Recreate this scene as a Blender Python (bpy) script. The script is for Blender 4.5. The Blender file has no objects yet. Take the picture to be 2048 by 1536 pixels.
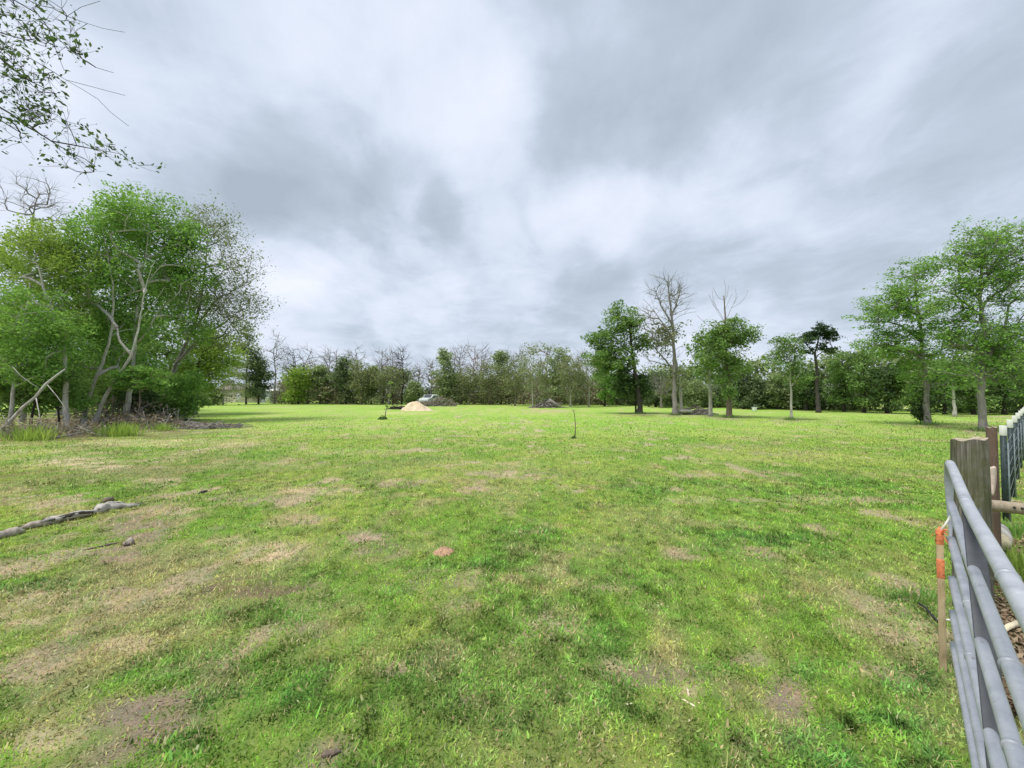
import bpy, math, random
import numpy as np
from mathutils import Vector, Matrix

random.seed(7)
RNG = np.random.default_rng(11)
scene = bpy.context.scene
COL = scene.collection

# ------------------------------------------------------------------ camera
F_PX, CX, CY, HORIZON = 800.0, 1024.0, 768.0, 790.0
CAM_H = 1.685
PITCH = math.atan((HORIZON - CY) / F_PX)
cam_data = bpy.data.cameras.new('camera')
cam_data.sensor_width = 36.0
cam_data.lens = 36.0 * F_PX / 2048.0
cam_data.clip_start = 0.02
cam_data.clip_end = 4000.0
cam = bpy.data.objects.new('camera', cam_data)
cam.location = (0, 0, CAM_H)
cam.rotation_euler = (math.pi / 2 + PITCH, 0, 0)
COL.objects.link(cam)
scene.camera = cam

# ------------------------------------------------------------------ exposure
scene.view_settings.view_transform = 'Standard'
scene.view_settings.look = 'None'
scene.view_settings.gamma = 1.0
scene.view_settings.exposure = 1.35
scene.view_settings.use_curve_mapping = False
scene.cycles.max_bounces = 5
scene.cycles.diffuse_bounces = 3
scene.cycles.transmission_bounces = 2
scene.cycles.transparent_max_bounces = 4

# ------------------------------------------------------------------ sun
SUN_DIR = Vector((-0.36, -0.24, 0.90)).normalized()
sun_data = bpy.data.lights.new('sun', 'SUN')
sun_data.energy = 1.5
sun_data.angle = math.radians(22)
sun_data.color = (1.0, 0.965, 0.90)
sun = bpy.data.objects.new('sun', sun_data)
sun.rotation_euler = (-SUN_DIR).to_track_quat('-Z', 'Y').to_euler()
sun.location = (0, 0, 60)
COL.objects.link(sun)

# ------------------------------------------------------------------ node helper
class NT:
    def __init__(self, tree):
        self.t = tree
        self.n = tree.nodes
        self.l = tree.links
    def node(self, typ, **kw):
        nd = self.n.new(typ)
        for k, v in kw.items():
            setattr(nd, k, v)
        return nd
    def put(self, sock, v):
        if v is None:
            return
        if hasattr(v, 'is_output'):
            self.l.new(v, sock)
        else:
            sock.default_value = v
    def math(self, op, a, b=None, c=None, clamp=False):
        nd = self.node('ShaderNodeMath', operation=op, use_clamp=clamp)
        self.put(nd.inputs[0], a)
        self.put(nd.inputs[1], b)
        self.put(nd.inputs[2], c)
        return nd.outputs[0]
    def vmath(self, op, a, b=None):
        nd = self.node('ShaderNodeVectorMath', operation=op)
        self.put(nd.inputs[0], a)
        self.put(nd.inputs[1], b)
        return nd.outputs['Value'] if op in ('DOT_PRODUCT', 'LENGTH', 'DISTANCE') else nd.outputs[0]
    def mix(self, f, a, b, blend='MIX'):
        nd = self.node('ShaderNodeMix', data_type='RGBA', blend_type=blend)
        self.put(nd.inputs[0], f)
        self.put(nd.inputs[6], a)
        self.put(nd.inputs[7], b)
        return nd.outputs[2]
    def noise(self, vec, scale, detail=3, rough=0.55, dist=0.0):
        nd = self.node('ShaderNodeTexNoise')
        if vec is not None:
            self.l.new(vec, nd.inputs['Vector'])
        nd.inputs['Scale'].default_value = scale
        nd.inputs['Detail'].default_value = detail
        nd.inputs['Roughness'].default_value = rough
        nd.inputs['Distortion'].default_value = dist
        return nd.outputs[0]
    def ramp(self, f, stops, interp='LINEAR'):
        nd = self.node('ShaderNodeValToRGB')
        nd.color_ramp.interpolation = interp
        el = nd.color_ramp.elements
        while len(el) > 1:
            el.remove(el[-1])
        el[0].position, el[0].color = stops[0][0], (*stops[0][1], 1)
        for p, c in stops[1:]:
            e = el.new(p)
            e.color = (*c, 1)
        self.l.new(f, nd.inputs[0])
        return nd.outputs[0]
    def mapping(self, vec, scale=(1, 1, 1), rot=(0, 0, 0), loc=(0, 0, 0)):
        nd = self.node('ShaderNodeMapping')
        self.l.new(vec, nd.inputs[0])
        nd.inputs['Location'].default_value = loc
        nd.inputs['Rotation'].default_value = rot
        nd.inputs['Scale'].default_value = scale
        return nd.outputs[0]

def px_dir(u, v):
    rx, up = (u - CX) / F_PX, (CY - v) / F_PX
    cp, sp = math.cos(PITCH), math.sin(PITCH)
    return Vector((rx, cp - up * sp, sp + up * cp))

def at(u, v, Y):
    """world point on the sight line of photo pixel (u, v) at distance Y in front of the camera"""
    d = px_dir(u, v)
    return Vector((0, 0, CAM_H)) + d * (Y / d.y)

def gnd(u, v):
    d = px_dir(u, v)
    k = -CAM_H / d.z
    return Vector((d.x * k, d.y * k, 0))

# ------------------------------------------------------------------ world: broken overcast
world = bpy.data.worlds.new('World')
scene.world = world
world.use_nodes = True
W = NT(world.node_tree)
W.n.clear()
sky = W.node('ShaderNodeTexSky', sky_type='NISHITA')
sky.sun_disc = False
sky.sun_elevation = math.asin(SUN_DIR.z)
sky.sun_rotation = math.atan2(SUN_DIR.x, SUN_DIR.y)
sky.air_density, sky.dust_density = 1.0, 2.0
nishita = W.mix(1.0, sky.outputs[0], (0.05, 0.05, 0.05, 1), 'MULTIPLY')
gen = W.node('ShaderNodeTexCoord').outputs['Generated']
sep = W.node('ShaderNodeSeparateXYZ')
W.l.new(gen, sep.inputs[0])
zc = W.math('ADD', W.math('MAXIMUM', sep.outputs[2], 0.0), 0.16)
pl = W.node('ShaderNodeCombineXYZ')
W.l.new(W.math('DIVIDE', sep.outputs[0], zc), pl.inputs[0])
W.l.new(W.math('DIVIDE', sep.outputs[1], zc), pl.inputs[1])
plane = pl.outputs[0]
n1 = W.noise(W.mapping(plane, (0.72, 0.60, 1), (0, 0, 0.12), (3.1, 1.7, 0)), 1.0, 7, 0.55, 0.5)
n2 = W.noise(W.mapping(plane, (1.6, 1.05, 1), (0, 0, -0.1), (7.3, 0.4, 2)), 1.3, 8, 0.6, 0.5)
n3 = W.noise(W.mapping(gen, (2.4, 2.4, 3.2), (0, 0, 0), (0.3, 5.2, 1.1)), 1.0, 7, 0.6, 0.3)
val = W.math('ADD', W.math('MULTIPLY', n1, 0.5), W.math('ADD', W.math('MULTIPLY', n2, 0.26), W.math('MULTIPLY', n3, 0.24)))
n4 = W.noise(W.mapping(plane, (1.0, 0.8, 1), (0, 0, 0.3), (1.3, 4.4, 5)), 3.6, 8, 0.62, 0.8)
val = W.math('ADD', val, W.math('MULTIPLY', W.math('SUBTRACT', n4, 0.5), 0.20))
# wisps bend the edges of the larger cloud masses
wob = W.node('ShaderNodeVectorMath', operation='MULTIPLY_ADD')
nz = W.node('ShaderNodeTexNoise')
W.l.new(gen, nz.inputs['Vector'])
nz.inputs['Scale'].default_value = 3.2
nz.inputs['Detail'].default_value = 7
W.l.new(nz.outputs[1], wob.inputs[0])
wob.inputs[1].default_value = (0.34, 0.34, 0.34)
W.l.new(W.vmath('SUBTRACT', gen, (0.17, 0.17, 0.17)), wob.inputs[2])
wdir = W.vmath('NORMALIZE', wob.outputs[0])
for (u, v, rad, amt) in (
        (1250, 90, 17, -0.13), (1480, 140, 15, -0.11), (1720, 60, 15, -0.09), (1150, 250, 8, -0.04),
        (640, 350, 12, -0.10), (820, 410, 10, -0.11), (900, 470, 6, -0.07), (480, 280, 10, -0.05),
        (1200, 600, 8, -0.08), (1450, 575, 9, -0.09), (1650, 560, 8, -0.06), (1900, 330, 10, -0.03),
        (950, 120, 11, 0.05), (700, 130, 11, 0.05), (1180, 390, 8, 0.10), (1450, 330, 9, 0.07), (1720, 200, 8, 0.07),
        (1010, 500, 7, 0.05), (560, 480, 9, 0.08), (650, 520, 8, 0.06), (845, 640, 6, 0.09), (120, 320, 14, 0.08), (1480, 700, 7, 0.07)):
    d = px_dir(u, v).normalized()
    dot = W.vmath('DOT_PRODUCT', wdir, tuple(d))
    mr = W.node('ShaderNodeMapRange', interpolation_type='SMOOTHERSTEP')
    W.l.new(dot, mr.inputs[0])
    mr.inputs[1].default_value = math.cos(math.radians(rad))
    mr.inputs[2].default_value = 1.0
    mr.inputs[3].default_value = 0.0
    mr.inputs[4].default_value = amt * 1.12
    val = W.math('ADD', val, mr.outputs[0])
cloud = W.ramp(val, [(0.26, (0.215, 0.252, 0.298)), (0.40, (0.272, 0.315, 0.372)), (0.49, (0.340, 0.382, 0.448)),
                     (0.58, (0.395, 0.428, 0.496)), (0.72, (0.462, 0.480, 0.540))])
colr = W.mix(0.95, nishita, cloud)
bg = W.node('ShaderNodeBackground')
W.l.new(colr, bg.inputs[0])
bg.inputs[1].default_value = 0.80
wo = W.node('ShaderNodeOutputWorld')
W.l.new(bg.outputs[0], wo.inputs[0])

# ------------------------------------------------------------------ numpy noise
def _hash(ix, iy, seed):
    h = (ix.astype(np.int64) * 374761393 + iy.astype(np.int64) * 668265263 + seed * 1442695041) & 0xFFFFFFFF
    h = ((h ^ (h >> 13)) * 1274126177) & 0xFFFFFFFF
    h = (h ^ (h >> 16)) & 0xFFFF
    return h / 65535.0

def vnoise(x, y, seed=0):
    ix, iy = np.floor(x), np.floor(y)
    fx, fy = x - ix, y - iy
    fx, fy = fx * fx * (3 - 2 * fx), fy * fy * (3 - 2 * fy)
    a, b = _hash(ix, iy, seed), _hash(ix + 1, iy, seed)
    c, d = _hash(ix, iy + 1, seed), _hash(ix + 1, iy + 1, seed)
    return (a * (1 - fx) + b * fx) * (1 - fy) + (c * (1 - fx) + d * fx) * fy

def fbm(x, y, seed=0, octv=3):
    s, a, t = 0.0, 1.0, 0.0
    for i in range(octv):
        s = s + a * vnoise(x * 2 ** i, y * 2 ** i, seed + i * 17)
        t += a
        a *= 0.5
    return s / t

def gz(x, y):
    x, y = np.asarray(x, float), np.asarray(y, float)
    return 0.07 * (fbm(x * 0.45, y * 0.45, 3, 2) - 0.5) + 0.035 * (vnoise(x * 1.9, y * 1.9, 9) - 0.5)

def gzf(x, y):
    return float(gz(np.array([x]), np.array([y]))[0])

# ------------------------------------------------------------------ mesh helpers
def link(name, me, mat, parent=None):
    o = bpy.data.objects.new(name, me)
    COL.objects.link(o)
    if mat is not None:
        me.materials.append(mat)
    if parent is not None:
        o.parent = parent
    return o

def np_mesh(name, verts, faces, smooth=False, col=None):
    """faces: (n,3) or (n,4) int array, or a list of such arrays"""
    if isinstance(faces, np.ndarray):
        faces = [faces]
    faces = [f for f in faces if len(f)]
    verts = np.asarray(verts, np.float32)
    me = bpy.data.meshes.new(name)
    me.vertices.add(len(verts))
    me.vertices.foreach_set('co', verts.ravel())
    nl = sum(f.size for f in faces)
    npoly = sum(len(f) for f in faces)
    me.loops.add(nl)
    me.loops.foreach_set('vertex_index', np.concatenate([f.ravel() for f in faces]).astype(np.int32))
    me.polygons.add(npoly)
    tot = np.concatenate([np.full(len(f), f.shape[1]) for f in faces])
    me.polygons.foreach_set('loop_start', np.concatenate([[0], np.cumsum(tot)[:-1]]).astype(np.int32))
    me.polygons.foreach_set('loop_total', tot.astype(np.int32))
    if smooth:
        me.polygons.foreach_set('use_smooth', np.ones(npoly, bool))
    if col is not None:
        at_ = me.attributes.new('Col', 'FLOAT_COLOR', 'POINT')
        c4 = np.ones((len(verts), 4), np.float32)
        c4[:, :3] = col
        at_.data.foreach_set('color', c4.ravel())
    me.update(calc_edges=True)
    return me

class MB:
    """collects swept tubes, boxes and quads for ONE mesh"""
    def __init__(self):
        self.v, self.q, self.t, self.n = [], [], [], 0
    def add(self, v, quads=None, tris=None):
        self.v.append(np.asarray(v, float))
        if quads is not None and len(quads):
            self.q.append(np.asarray(quads) + self.n)
        if tris is not None and len(tris):
            self.t.append(np.asarray(tris) + self.n)
        self.n += len(v)
    def tube(self, pts, rad, sides=6, caps=True, rough=0.0):
        pts = np.asarray(pts, float)
        m = len(pts)
        rad = np.broadcast_to(np.asarray(rad, float), (m,))
        tan = np.gradient(pts, axis=0)
        tan /= np.linalg.norm(tan, axis=1, keepdims=True) + 1e-9
        ref = np.array([0.0, 0.0, 1.0]) if abs(tan[:, 2]).mean() < 0.8 else np.array([1.0, 0.0, 0.0])
        a = np.cross(tan, ref)
        a /= np.linalg.norm(a, axis=1, keepdims=True) + 1e-9
        b = np.cross(tan, a)
        th = np.arange(sides) * 2 * math.pi / sides
        r = rad[:, None] * (1 + (RNG.normal(0, rough, (m, sides)) if rough else 0))
        ring = pts[:, None, :] + r[..., None] * (np.cos(th)[None, :, None] * a[:, None, :] + np.sin(th)[None, :, None] * b[:, None, :])
        v = ring.reshape(-1, 3)
        i, j = np.meshgrid(np.arange(m - 1), np.arange(sides), indexing='ij')
        j2 = (j + 1) % sides
        q = np.stack([i * sides + j, i * sides + j2, (i + 1) * sides + j2, (i + 1) * sides + j], -1).reshape(-1, 4)
        t = None
        if caps:
            v = np.vstack([v, pts[0], pts[-1]])
            k = np.arange(sides)
            k2 = (k + 1) % sides
            t = np.vstack([np.stack([k2, k, np.full(sides, m * sides)], -1),
                           np.stack([(m - 1) * sides + k, (m - 1) * sides + k2, np.full(sides, m * sides + 1)], -1)])
        self.add(v, q, t)
    def box(self, c, size, rot=None):
        s = np.array(size) / 2
        v = np.array([[x, y, z] for x in (-1, 1) for y in (-1, 1) for z in (-1, 1)], float) * s
        if rot is not None:
            v = v @ np.array(rot).T
        self.add(v + np.array(c), [[0, 1, 3, 2], [4, 6, 7, 5], [0, 4, 5, 1], [2, 3, 7, 6], [0, 2, 6, 4], [1, 5, 7, 3]])
    def build(self, name, mat, parent=None, smooth=True, bevel=0.0):
        fs = []
        if self.q:
            fs.append(np.concatenate(self.q))
        if self.t:
            fs.append(np.concatenate(self.t))
        me = np_mesh(name, np.concatenate(self.v), fs, smooth)
        o = link(name, me, mat, parent)
        if bevel:
            md = o.modifiers.new('bevel', 'BEVEL')
            md.width = bevel
            md.segments = 2
            md.limit_method = 'ANGLE'
        return o

def empty(name, loc, label=None, cat=None, group=None, rz=0):
    o = bpy.data.objects.new(name, None)
    o.empty_display_size = 0.2
    COL.objects.link(o)
    o.location = loc
    o.rotation_euler.z = rz
    tag(o, label, cat, group)
    return o

def tag(o, label=None, cat=None, group=None, kind=None):
    if label:
        o['label'] = label
    if cat:
        o['category'] = cat
    if group:
        o['group'] = group
    if kind:
        o['kind'] = kind
    return o

# ------------------------------------------------------------------ materials
def new_mat(name):
    m = bpy.data.materials.new(name)
    m.use_nodes = True
    t = NT(m.node_tree)
    t.n.clear()
    out = t.node('ShaderNodeOutputMaterial')
    return m, t, out

def principled(t, out, color, rough=0.8, metal=0.0, bump=None, bump_s=0.3, bump_d=0.01, spec=0.5):
    p = t.node('ShaderNodeBsdfPrincipled')
    t.put(p.inputs['Base Color'], color if hasattr(color, 'is_output') else (*color, 1))
    t.put(p.inputs['Roughness'], rough)
    p.inputs['Metallic'].default_value = metal
    p.inputs['Specular IOR Level'].default_value = spec
    if bump is not None:
        b = t.node('ShaderNodeBump')
        b.inputs['Strength'].default_value = bump_s
        b.inputs['Distance'].default_value = bump_d
        t.l.new(bump, b.inputs['Height'])
        t.l.new(b.outputs[0], p.inputs['Normal'])
    t.l.new(p.outputs[0], out.inputs[0])
    return p

def leaf_mat(name, stops, trans=0.35):
    m, t, out = new_mat(name)
    rnd = t.node('ShaderNodeNewGeometry').outputs['Random Per Island']
    oc = t.node('ShaderNodeTexCoord').outputs['Object']
    nz_ = t.noise(oc, 1.5, 3, 0.6)
    f = t.math('ADD', t.math('MULTIPLY', rnd, 0.42), t.math('SUBTRACT', t.math('MULTIPLY', nz_, 1.25), 0.30), clamp=True)
    c = t.ramp(f, stops)
    d = t.node('ShaderNodeBsdfDiffuse')
    t.l.new(c, d.inputs[0])
    tr = t.node('ShaderNodeBsdfTranslucent')
    t.l.new(t.mix(1.0, c, (1.0, 1.0, 0.7, 1), 'MULTIPLY'), tr.inputs[0])
    mx = t.node('ShaderNodeMixShader')
    mx.inputs[0].default_value = trans
    t.l.new(d.outputs[0], mx.inputs[1])
    t.l.new(tr.outputs[0], mx.inputs[2])
    t.l.new(mx.outputs[0], out.inputs[0])
    return m

def bark_mat(name, c1, c2, scale=6.0, lichen=None):
    m, t, out = new_mat(name)
    oc = t.node('ShaderNodeTexCoord').outputs['Object']
    st = t.noise(t.mapping(oc, (1, 1, 0.18)), scale * 2.2, 4, 0.65, 0.4)
    bl = t.noise(oc, scale * 0.35, 3)
    c = t.ramp(st, [(0.32, c1), (0.68, c2)])
    if lichen:
        c = t.mix(t.ramp(bl, [(0.5, (0, 0, 0)), (0.62, (0.75, 0.75, 0.75))]), c, (*lichen, 1))
    else:
        c = t.mix(0.35, c, t.ramp(bl, [(0.3, tuple(x * 0.6 for x in c1)), (0.7, c2)]))
    principled(t, out, c, 0.92, bump=st, bump_s=0.7, bump_d=0.03, spec=0.2)
    return m

M = {}
M['leaf_bright'] = leaf_mat('leaf_bright', [(0.2, (0.122, 0.246, 0.058)), (0.5, (0.229, 0.412, 0.099)), (0.85, (0.357, 0.558, 0.157))], 0.45)
M['leaf_mid'] = leaf_mat('leaf_mid', [(0.2, (0.109, 0.195, 0.061)), (0.5, (0.195, 0.317, 0.101)), (0.85, (0.311, 0.443, 0.151))], 0.42)
M['leaf_dark'] = leaf_mat('leaf_dark', [(0.2, (0.048, 0.089, 0.036)), (0.5, (0.096, 0.161, 0.060)), (0.85, (0.168, 0.246, 0.091))], 0.32)
M['leaf_yellow'] = leaf_mat('leaf_yellow', [(0.2, (0.171, 0.262, 0.058)), (0.5, (0.284, 0.414, 0.094)), (0.85, (0.423, 0.552, 0.145))], 0.45)
M['leaf_olive'] = leaf_mat('leaf_olive', [(0.2, (0.145, 0.179, 0.089)), (0.5, (0.237, 0.278, 0.138)), (0.85, (0.352, 0.386, 0.207))], 0.4)
M['leaf_pine'] = leaf_mat('leaf_pine', [(0.2, (0.029, 0.055, 0.031)), (0.5, (0.055, 0.095, 0.046)), (0.85, (0.094, 0.141, 0.066))], 0.25)
M['leaf_dry'] = leaf_mat('leaf_dry', [(0.2, (0.14, 0.11, 0.075)), (0.5, (0.24, 0.19, 0.13)), (0.85, (0.38, 0.31, 0.22))], 0.2)
M['leaf_rust'] = leaf_mat('leaf_rust', [(0.2, (0.166, 0.138, 0.096)), (0.5, (0.277, 0.233, 0.162)), (0.85, (0.420, 0.360, 0.263))], 0.25)
M['leaf_far'] = leaf_mat('leaf_far', [(0.2, (0.152, 0.206, 0.103)), (0.5, (0.265, 0.337, 0.160)), (0.85, (0.402, 0.475, 0.242))], 0.4)  # paler, greyer leaf green: distance haze put into the colour
M['leaf_far_dark'] = leaf_mat('leaf_far_dark', [(0.2, (0.089, 0.126, 0.068)), (0.5, (0.151, 0.207, 0.106)), (0.85, (0.243, 0.302, 0.157))], 0.35)  # dark leaf counterpart with the same haze in its colour
M['bark_pale'] = bark_mat('bark_pale', (0.26, 0.235, 0.205), (0.58, 0.55, 0.50), 5, (0.40, 0.42, 0.36))
M['bark_grey'] = bark_mat('bark_grey', (0.145, 0.13, 0.115), (0.35, 0.325, 0.295), 6)
M['bark_brown'] = bark_mat('bark_brown', (0.12, 0.09, 0.068), (0.29, 0.23, 0.18), 6)
M['bark_rust'] = bark_mat('bark_rust', (0.22, 0.15, 0.11), (0.46, 0.36, 0.29), 5)
M['bark_dark'] = bark_mat('bark_dark', (0.035, 0.030, 0.026), (0.10, 0.088, 0.075), 6)

# ------------------------------------------------------------------ ground cover fields
TAN, BROWN, PINK, LUSH, DARKB = 0, 1, 2, 3, 4
PATCHES = [
    (1280, 829, 34, 3, .8, DARKB), (1352, 831, 40, 3, .7, BROWN), (1459, 837, 34, 3, .7, BROWN), (1582, 841, 30, 3, .7, BROWN), (1420, 833, 20, 2, .6, BROWN),
    (1855, 852, 50, 4, .8, DARKB), (1967, 864, 60, 5, .8, BROWN), (1911, 834, 18, 2, .6, BROWN), (1150, 876, 14, 3, .5, LUSH),
    (140, 925, 110, 12, .8, TAN), (210, 935, 60, 9, .9, TAN), (270, 884, 130, 8, .75, TAN), (320, 962, 60, 10, .7, TAN),
    (60, 905, 90, 6, .5, TAN), (430, 885, 120, 10, .4, TAN),
    (275, 1055, 75, 34, .85, BROWN), (230, 1105, 70, 26, .9, BROWN), (330, 1030, 50, 12, .5, BROWN),
    (560, 1003, 100, 11, .85, BROWN), (640, 985, 90, 9, .55, TAN), (520, 1098, 95, 24, .9, TAN), (470, 1080, 60, 14, .5, TAN),
    (130, 1200, 150, 24, .9, TAN), (240, 1178, 70, 16, .8, PINK), (30, 1235, 70, 18, .8, TAN),
    (500, 1172, 110, 24, .75, DARKB), (430, 1205, 70, 16, .55, DARKB), (620, 1040, 55, 12, .7, PINK),
    (728, 1070, 40, 15, .95, PINK), (755, 1098, 55, 18, .7, BROWN), (945, 979, 42, 8, .9, PINK),
    (790, 967, 80, 8, .6, BROWN), (610, 1185, 60, 30, .55, BROWN), (590, 1265, 75, 26, .6, BROWN),
    (280, 1435, 110, 46, .95, BROWN), (340, 1400, 50, 22, .9, BROWN), (215, 1500, 60, 34, .85, BROWN),
    (80, 1480, 90, 34, .6, TAN), (250, 1292, 70, 18, .65, TAN), (20, 1390, 50, 16, .5, BROWN),
    (1095, 1255, 58, 32, .9, TAN), (1130, 1240, 40, 18, .5, BROWN), (1300, 1345, 95, 26, .75, BROWN), (1225, 1330, 40, 20, .6, TAN),
    (1385, 1375, 30, 20, .6, TAN),
    (1575, 1395, 45, 46, .95, BROWN), (1500, 1312, 28, 16, .75, PINK), (1530, 1350, 30, 16, .6, BROWN), (1440, 1370, 50, 12, .5, BROWN),
    (785, 1338, 30, 14, .8, PINK), (1745, 1325, 45, 18, .7, TAN), (945, 1398, 22, 14, .7, BROWN),
    (650, 1512, 55, 20, .7, BROWN), (1075, 952, 45, 7, .75, PINK), (1440, 893, 110, 6, .5, BROWN), (1550, 908, 90, 4, .45, BROWN),
    (840, 1170, 60, 20, .35, BROWN), (930, 1160, 40, 16, .5, BROWN), (1240, 1500, 60, 25, .6, BROWN), (1080, 1525, 40, 15, .6, BROWN),
    (1845, 1262, 36, 24, .95, TAN), (1835, 1195, 30, 14, .6, BROWN), (1800, 1340, 40, 20, .5, TAN), (1700, 1245, 40, 14, .4, TAN),
    (1620, 1000, 80, 10, .35, TAN), (1540, 1110, 60, 12, .4, TAN), (1380, 1000, 60, 8, .35, TAN), (1200, 1100, 50, 10, .4, BROWN),
    (2020, 1240, 60, 62, .98, DARKB), (2000, 1130, 40, 30, .95, DARKB), (1985, 1300, 50, 50, .95, BROWN), (2030, 1070, 40, 24, .7, BROWN),
    (1010, 930, 60, 6, .35, TAN), (520, 930, 120, 9, .35, TAN), (700, 905, 90, 6, .35, TAN),
    (1100, 822, 50, 3, .7, PINK), (810, 826, 40, 2.5, .5, TAN), (1570, 835, 40, 3, .5, BROWN),
    (150, 862, 220, 14, 1.0, DARKB), (380, 852, 60, 6, .95, BROWN), (300, 845, 90, 12, .95, DARKB), (60, 840, 160, 16, 1.0, DARKB),
    # lush weeds
    (1520, 1085, 120, 26, .8, LUSH), (1440, 1062, 80, 16, .6, LUSH), (840, 1262, 45, 16, .8, LUSH), (640, 1375, 120, 50, .8, LUSH),
    (1740, 1480, 170, 60, .95, LUSH), (90, 1172, 100, 16, .9, LUSH), (1830, 1345, 60, 30, .8, LUSH), (520, 1225, 90, 20, .5, LUSH),
    (440, 1390, 60, 30, .7, LUSH), (1200, 1440, 100, 40, .7, LUSH), (360, 1490, 60, 40, .7, LUSH), (1440, 1320, 60, 24, .6, LUSH),
    (1650, 1330, 60, 20, .6, LUSH), (960, 1125, 80, 12, .7, LUSH), (1180, 1155, 120, 20, .5, LUSH), (620, 1140, 60, 14, .4, LUSH),
    (470, 910, 100, 6, .4, LUSH), (150, 892, 60, 5, .7, LUSH), (830, 918, 60, 5, .6, LUSH), (1680, 960, 160, 12, .45, LUSH),
    (300, 1000, 60, 8, .4, LUSH), (100, 970, 60, 8, .4, LUSH), (900, 1330, 120, 40, .4, LUSH),
]
_P = []
for (u, v, ru, rv, s, k) in PATCHES:
    c = gnd(u, v)
    w = abs(gnd(u + ru, v).x - gnd(u - ru, v).x) / 2
    d_ = abs(gnd(u, v - rv).y - gnd(u, v + rv).y) / 2
    if k in (TAN, BROWN, PINK):
        w, d_ = w * .82, d_ * .82
    _P.append((c.x, c.y, w, d_, c.x / max(c.y, 1e-3), s, k))

PAL = np.array([(0.50, 0.415, 0.260), (0.270, 0.215, 0.155), (0.410, 0.310, 0.220), (0.072, 0.185, 0.040), (0.150, 0.112, 0.078)])
C_GREEN = np.array((0.235, 0.410, 0.064))
C_YEL = np.array((0.385, 0.485, 0.105))
C_STRAW = np.array((0.520, 0.450, 0.235))
C_DARK = np.array((0.125, 0.275, 0.070))

def fields(x, y):
    """bare[0..1], lush[0..1], straw[0..1], colour of the bare patches"""
    bare = np.zeros_like(x)
    lush = np.zeros_like(x)
    bc = np.zeros(x.shape + (3,))
    wob = 0.55 + 0.9 * fbm(x * 3.1, y * 3.1, 41, 3)
    wob2 = fbm(x * 6.0, y * 6.0, 47, 4)
    for (cx, cy, w, d, sh, s, k) in _P:
        dy = y - cy
        dx = x - cx - sh * dy
        q = (dx / w) ** 2 + (dy / d) ** 2
        m = q < 5.0
        if not m.any():
            continue
        wt = s * np.clip(1.7 * np.exp(-q[m] * 0.8) * wob[m] - .08, 0, 1) * np.clip((wob2[m] - 0.30) * 3.6, 0.12, 1)
        if k == LUSH:
            lush[m] = np.maximum(lush[m], wt)
        else:
            new = wt > bare[m]
            idx = np.where(m)
            sel = tuple(i[new] for i in idx)
            bare[sel] = wt[new]
            bc[sel] = PAL[k]
    left = np.clip((-x / np.maximum(y, 1.0) + 0.25) * 0.9, 0, 1) * np.clip(1.35 - y / 26.0, 0.15, 1)
    straw = np.clip((fbm(x * 0.55, y * 0.55, 5, 4) - 0.54 + 0.06 * left) * 3.6, 0, 1) * (0.35 + 0.5 * left)
    straw = np.maximum(straw, np.clip((fbm(x * 2.3, y * 1.9, 15, 3) - 0.60 + 0.08 * left) * 4.0, 0, 0.8))
    lush = np.maximum(lush, np.clip((fbm(x * 0.9 + 7, y * 0.8, 25, 3) - 0.58) * 4.0, 0, 0.5) * np.clip(1.2 - y / 20.0, 0.12, 1))
    # anonymous worn spots all over
    sp = np.clip((fbm(x * 1.7, y * 1.4, 77, 4) - 0.665 + 0.040 * left) * 7.0, 0, 0.75)
    new = sp > bare
    bare = np.where(new, sp, bare)
    bc[new] = PAL[BROWN] * 0.5 + PAL[TAN] * 0.5
    return bare, lush, straw, bc

def sward_colour(x, y, lush, straw):
    far = np.clip((y - 8) / 22.0, 0, 1)[..., None]
    t = fbm(x * 0.8 + 3, y * 0.35, 33, 4)[..., None]
    g = C_GREEN * (1 - far * 0.55) + (C_GREEN * 0.6 + C_YEL * 0.4) * far * 0.55
    t = np.clip((t - 0.36) * 3.2, 0, 1)
    t = t * (1 - 0.45 * far)
    c = g * (1 - 0.75 * t) + C_YEL * 0.75 * t
    c = c * (1 - straw[..., None] * 0.8) + C_STRAW * straw[..., None] * 0.8
    c = c * (1 - lush[..., None] * 0.85) + C_DARK * lush[..., None] * 0.85
    return c

# ------------------------------------------------------------------ ground sheet
def axis_lines(lo, hi, near, step, growth):
    out = [0.0]
    s = step
    while out[-1] < hi:
        if out[-1] > near:
            s *= growth
        out.append(out[-1] + s)
    neg = [0.0]
    s = step
    while neg[-1] > lo:
        if -neg[-1] > near:
            s *= growth
        neg.append(neg[-1] - s)
    return np.array(sorted(set(neg[1:] + out)))

xs = axis_lines(-900, 900, 8.0, 0.085, 1.06)
ys = axis_lines(-900, 1800, 9.0, 0.075, 1.042)
ys = ys[(ys > -900)]
# coarser behind the camera
beh = -np.cumsum(0.4 * 1.3 ** np.arange(30))
ys = np.concatenate([beh[beh > -900][::-1], ys[ys > -0.2]])
GX, GY = np.meshgrid(xs, ys)
gv = np.stack([GX, GY, gz(GX, GY)], -1).reshape(-1, 3)
fx, fy = gv[:, 0], gv[:, 1]
bare, lush, straw, bc = fields(fx, fy)
gcol = sward_colour(fx, fy, lush, straw)
k = np.clip(bare * 1.15, 0, 1)[:, None]
soil = np.array((0.165, 0.140, 0.066))  # thatch brown, darkened to stand for shade between the blades
gap_shade = np.clip(1 - (fy - 8.0) / 16.0, 0, 1)[:, None] * 0.75       # thatch with the shade of the blade gaps mixed into its colour
gcol = gcol * (1 - gap_shade) + (gcol * 0.4 + soil * 0.6) * gap_shade
gcol = gcol * 0.86
gcol = gcol * (1 - k) + bc * k
ny, nx = len(ys), len(xs)
ii, jj = np.meshgrid(np.arange(ny - 1), np.arange(nx - 1), indexing='ij')
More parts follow.
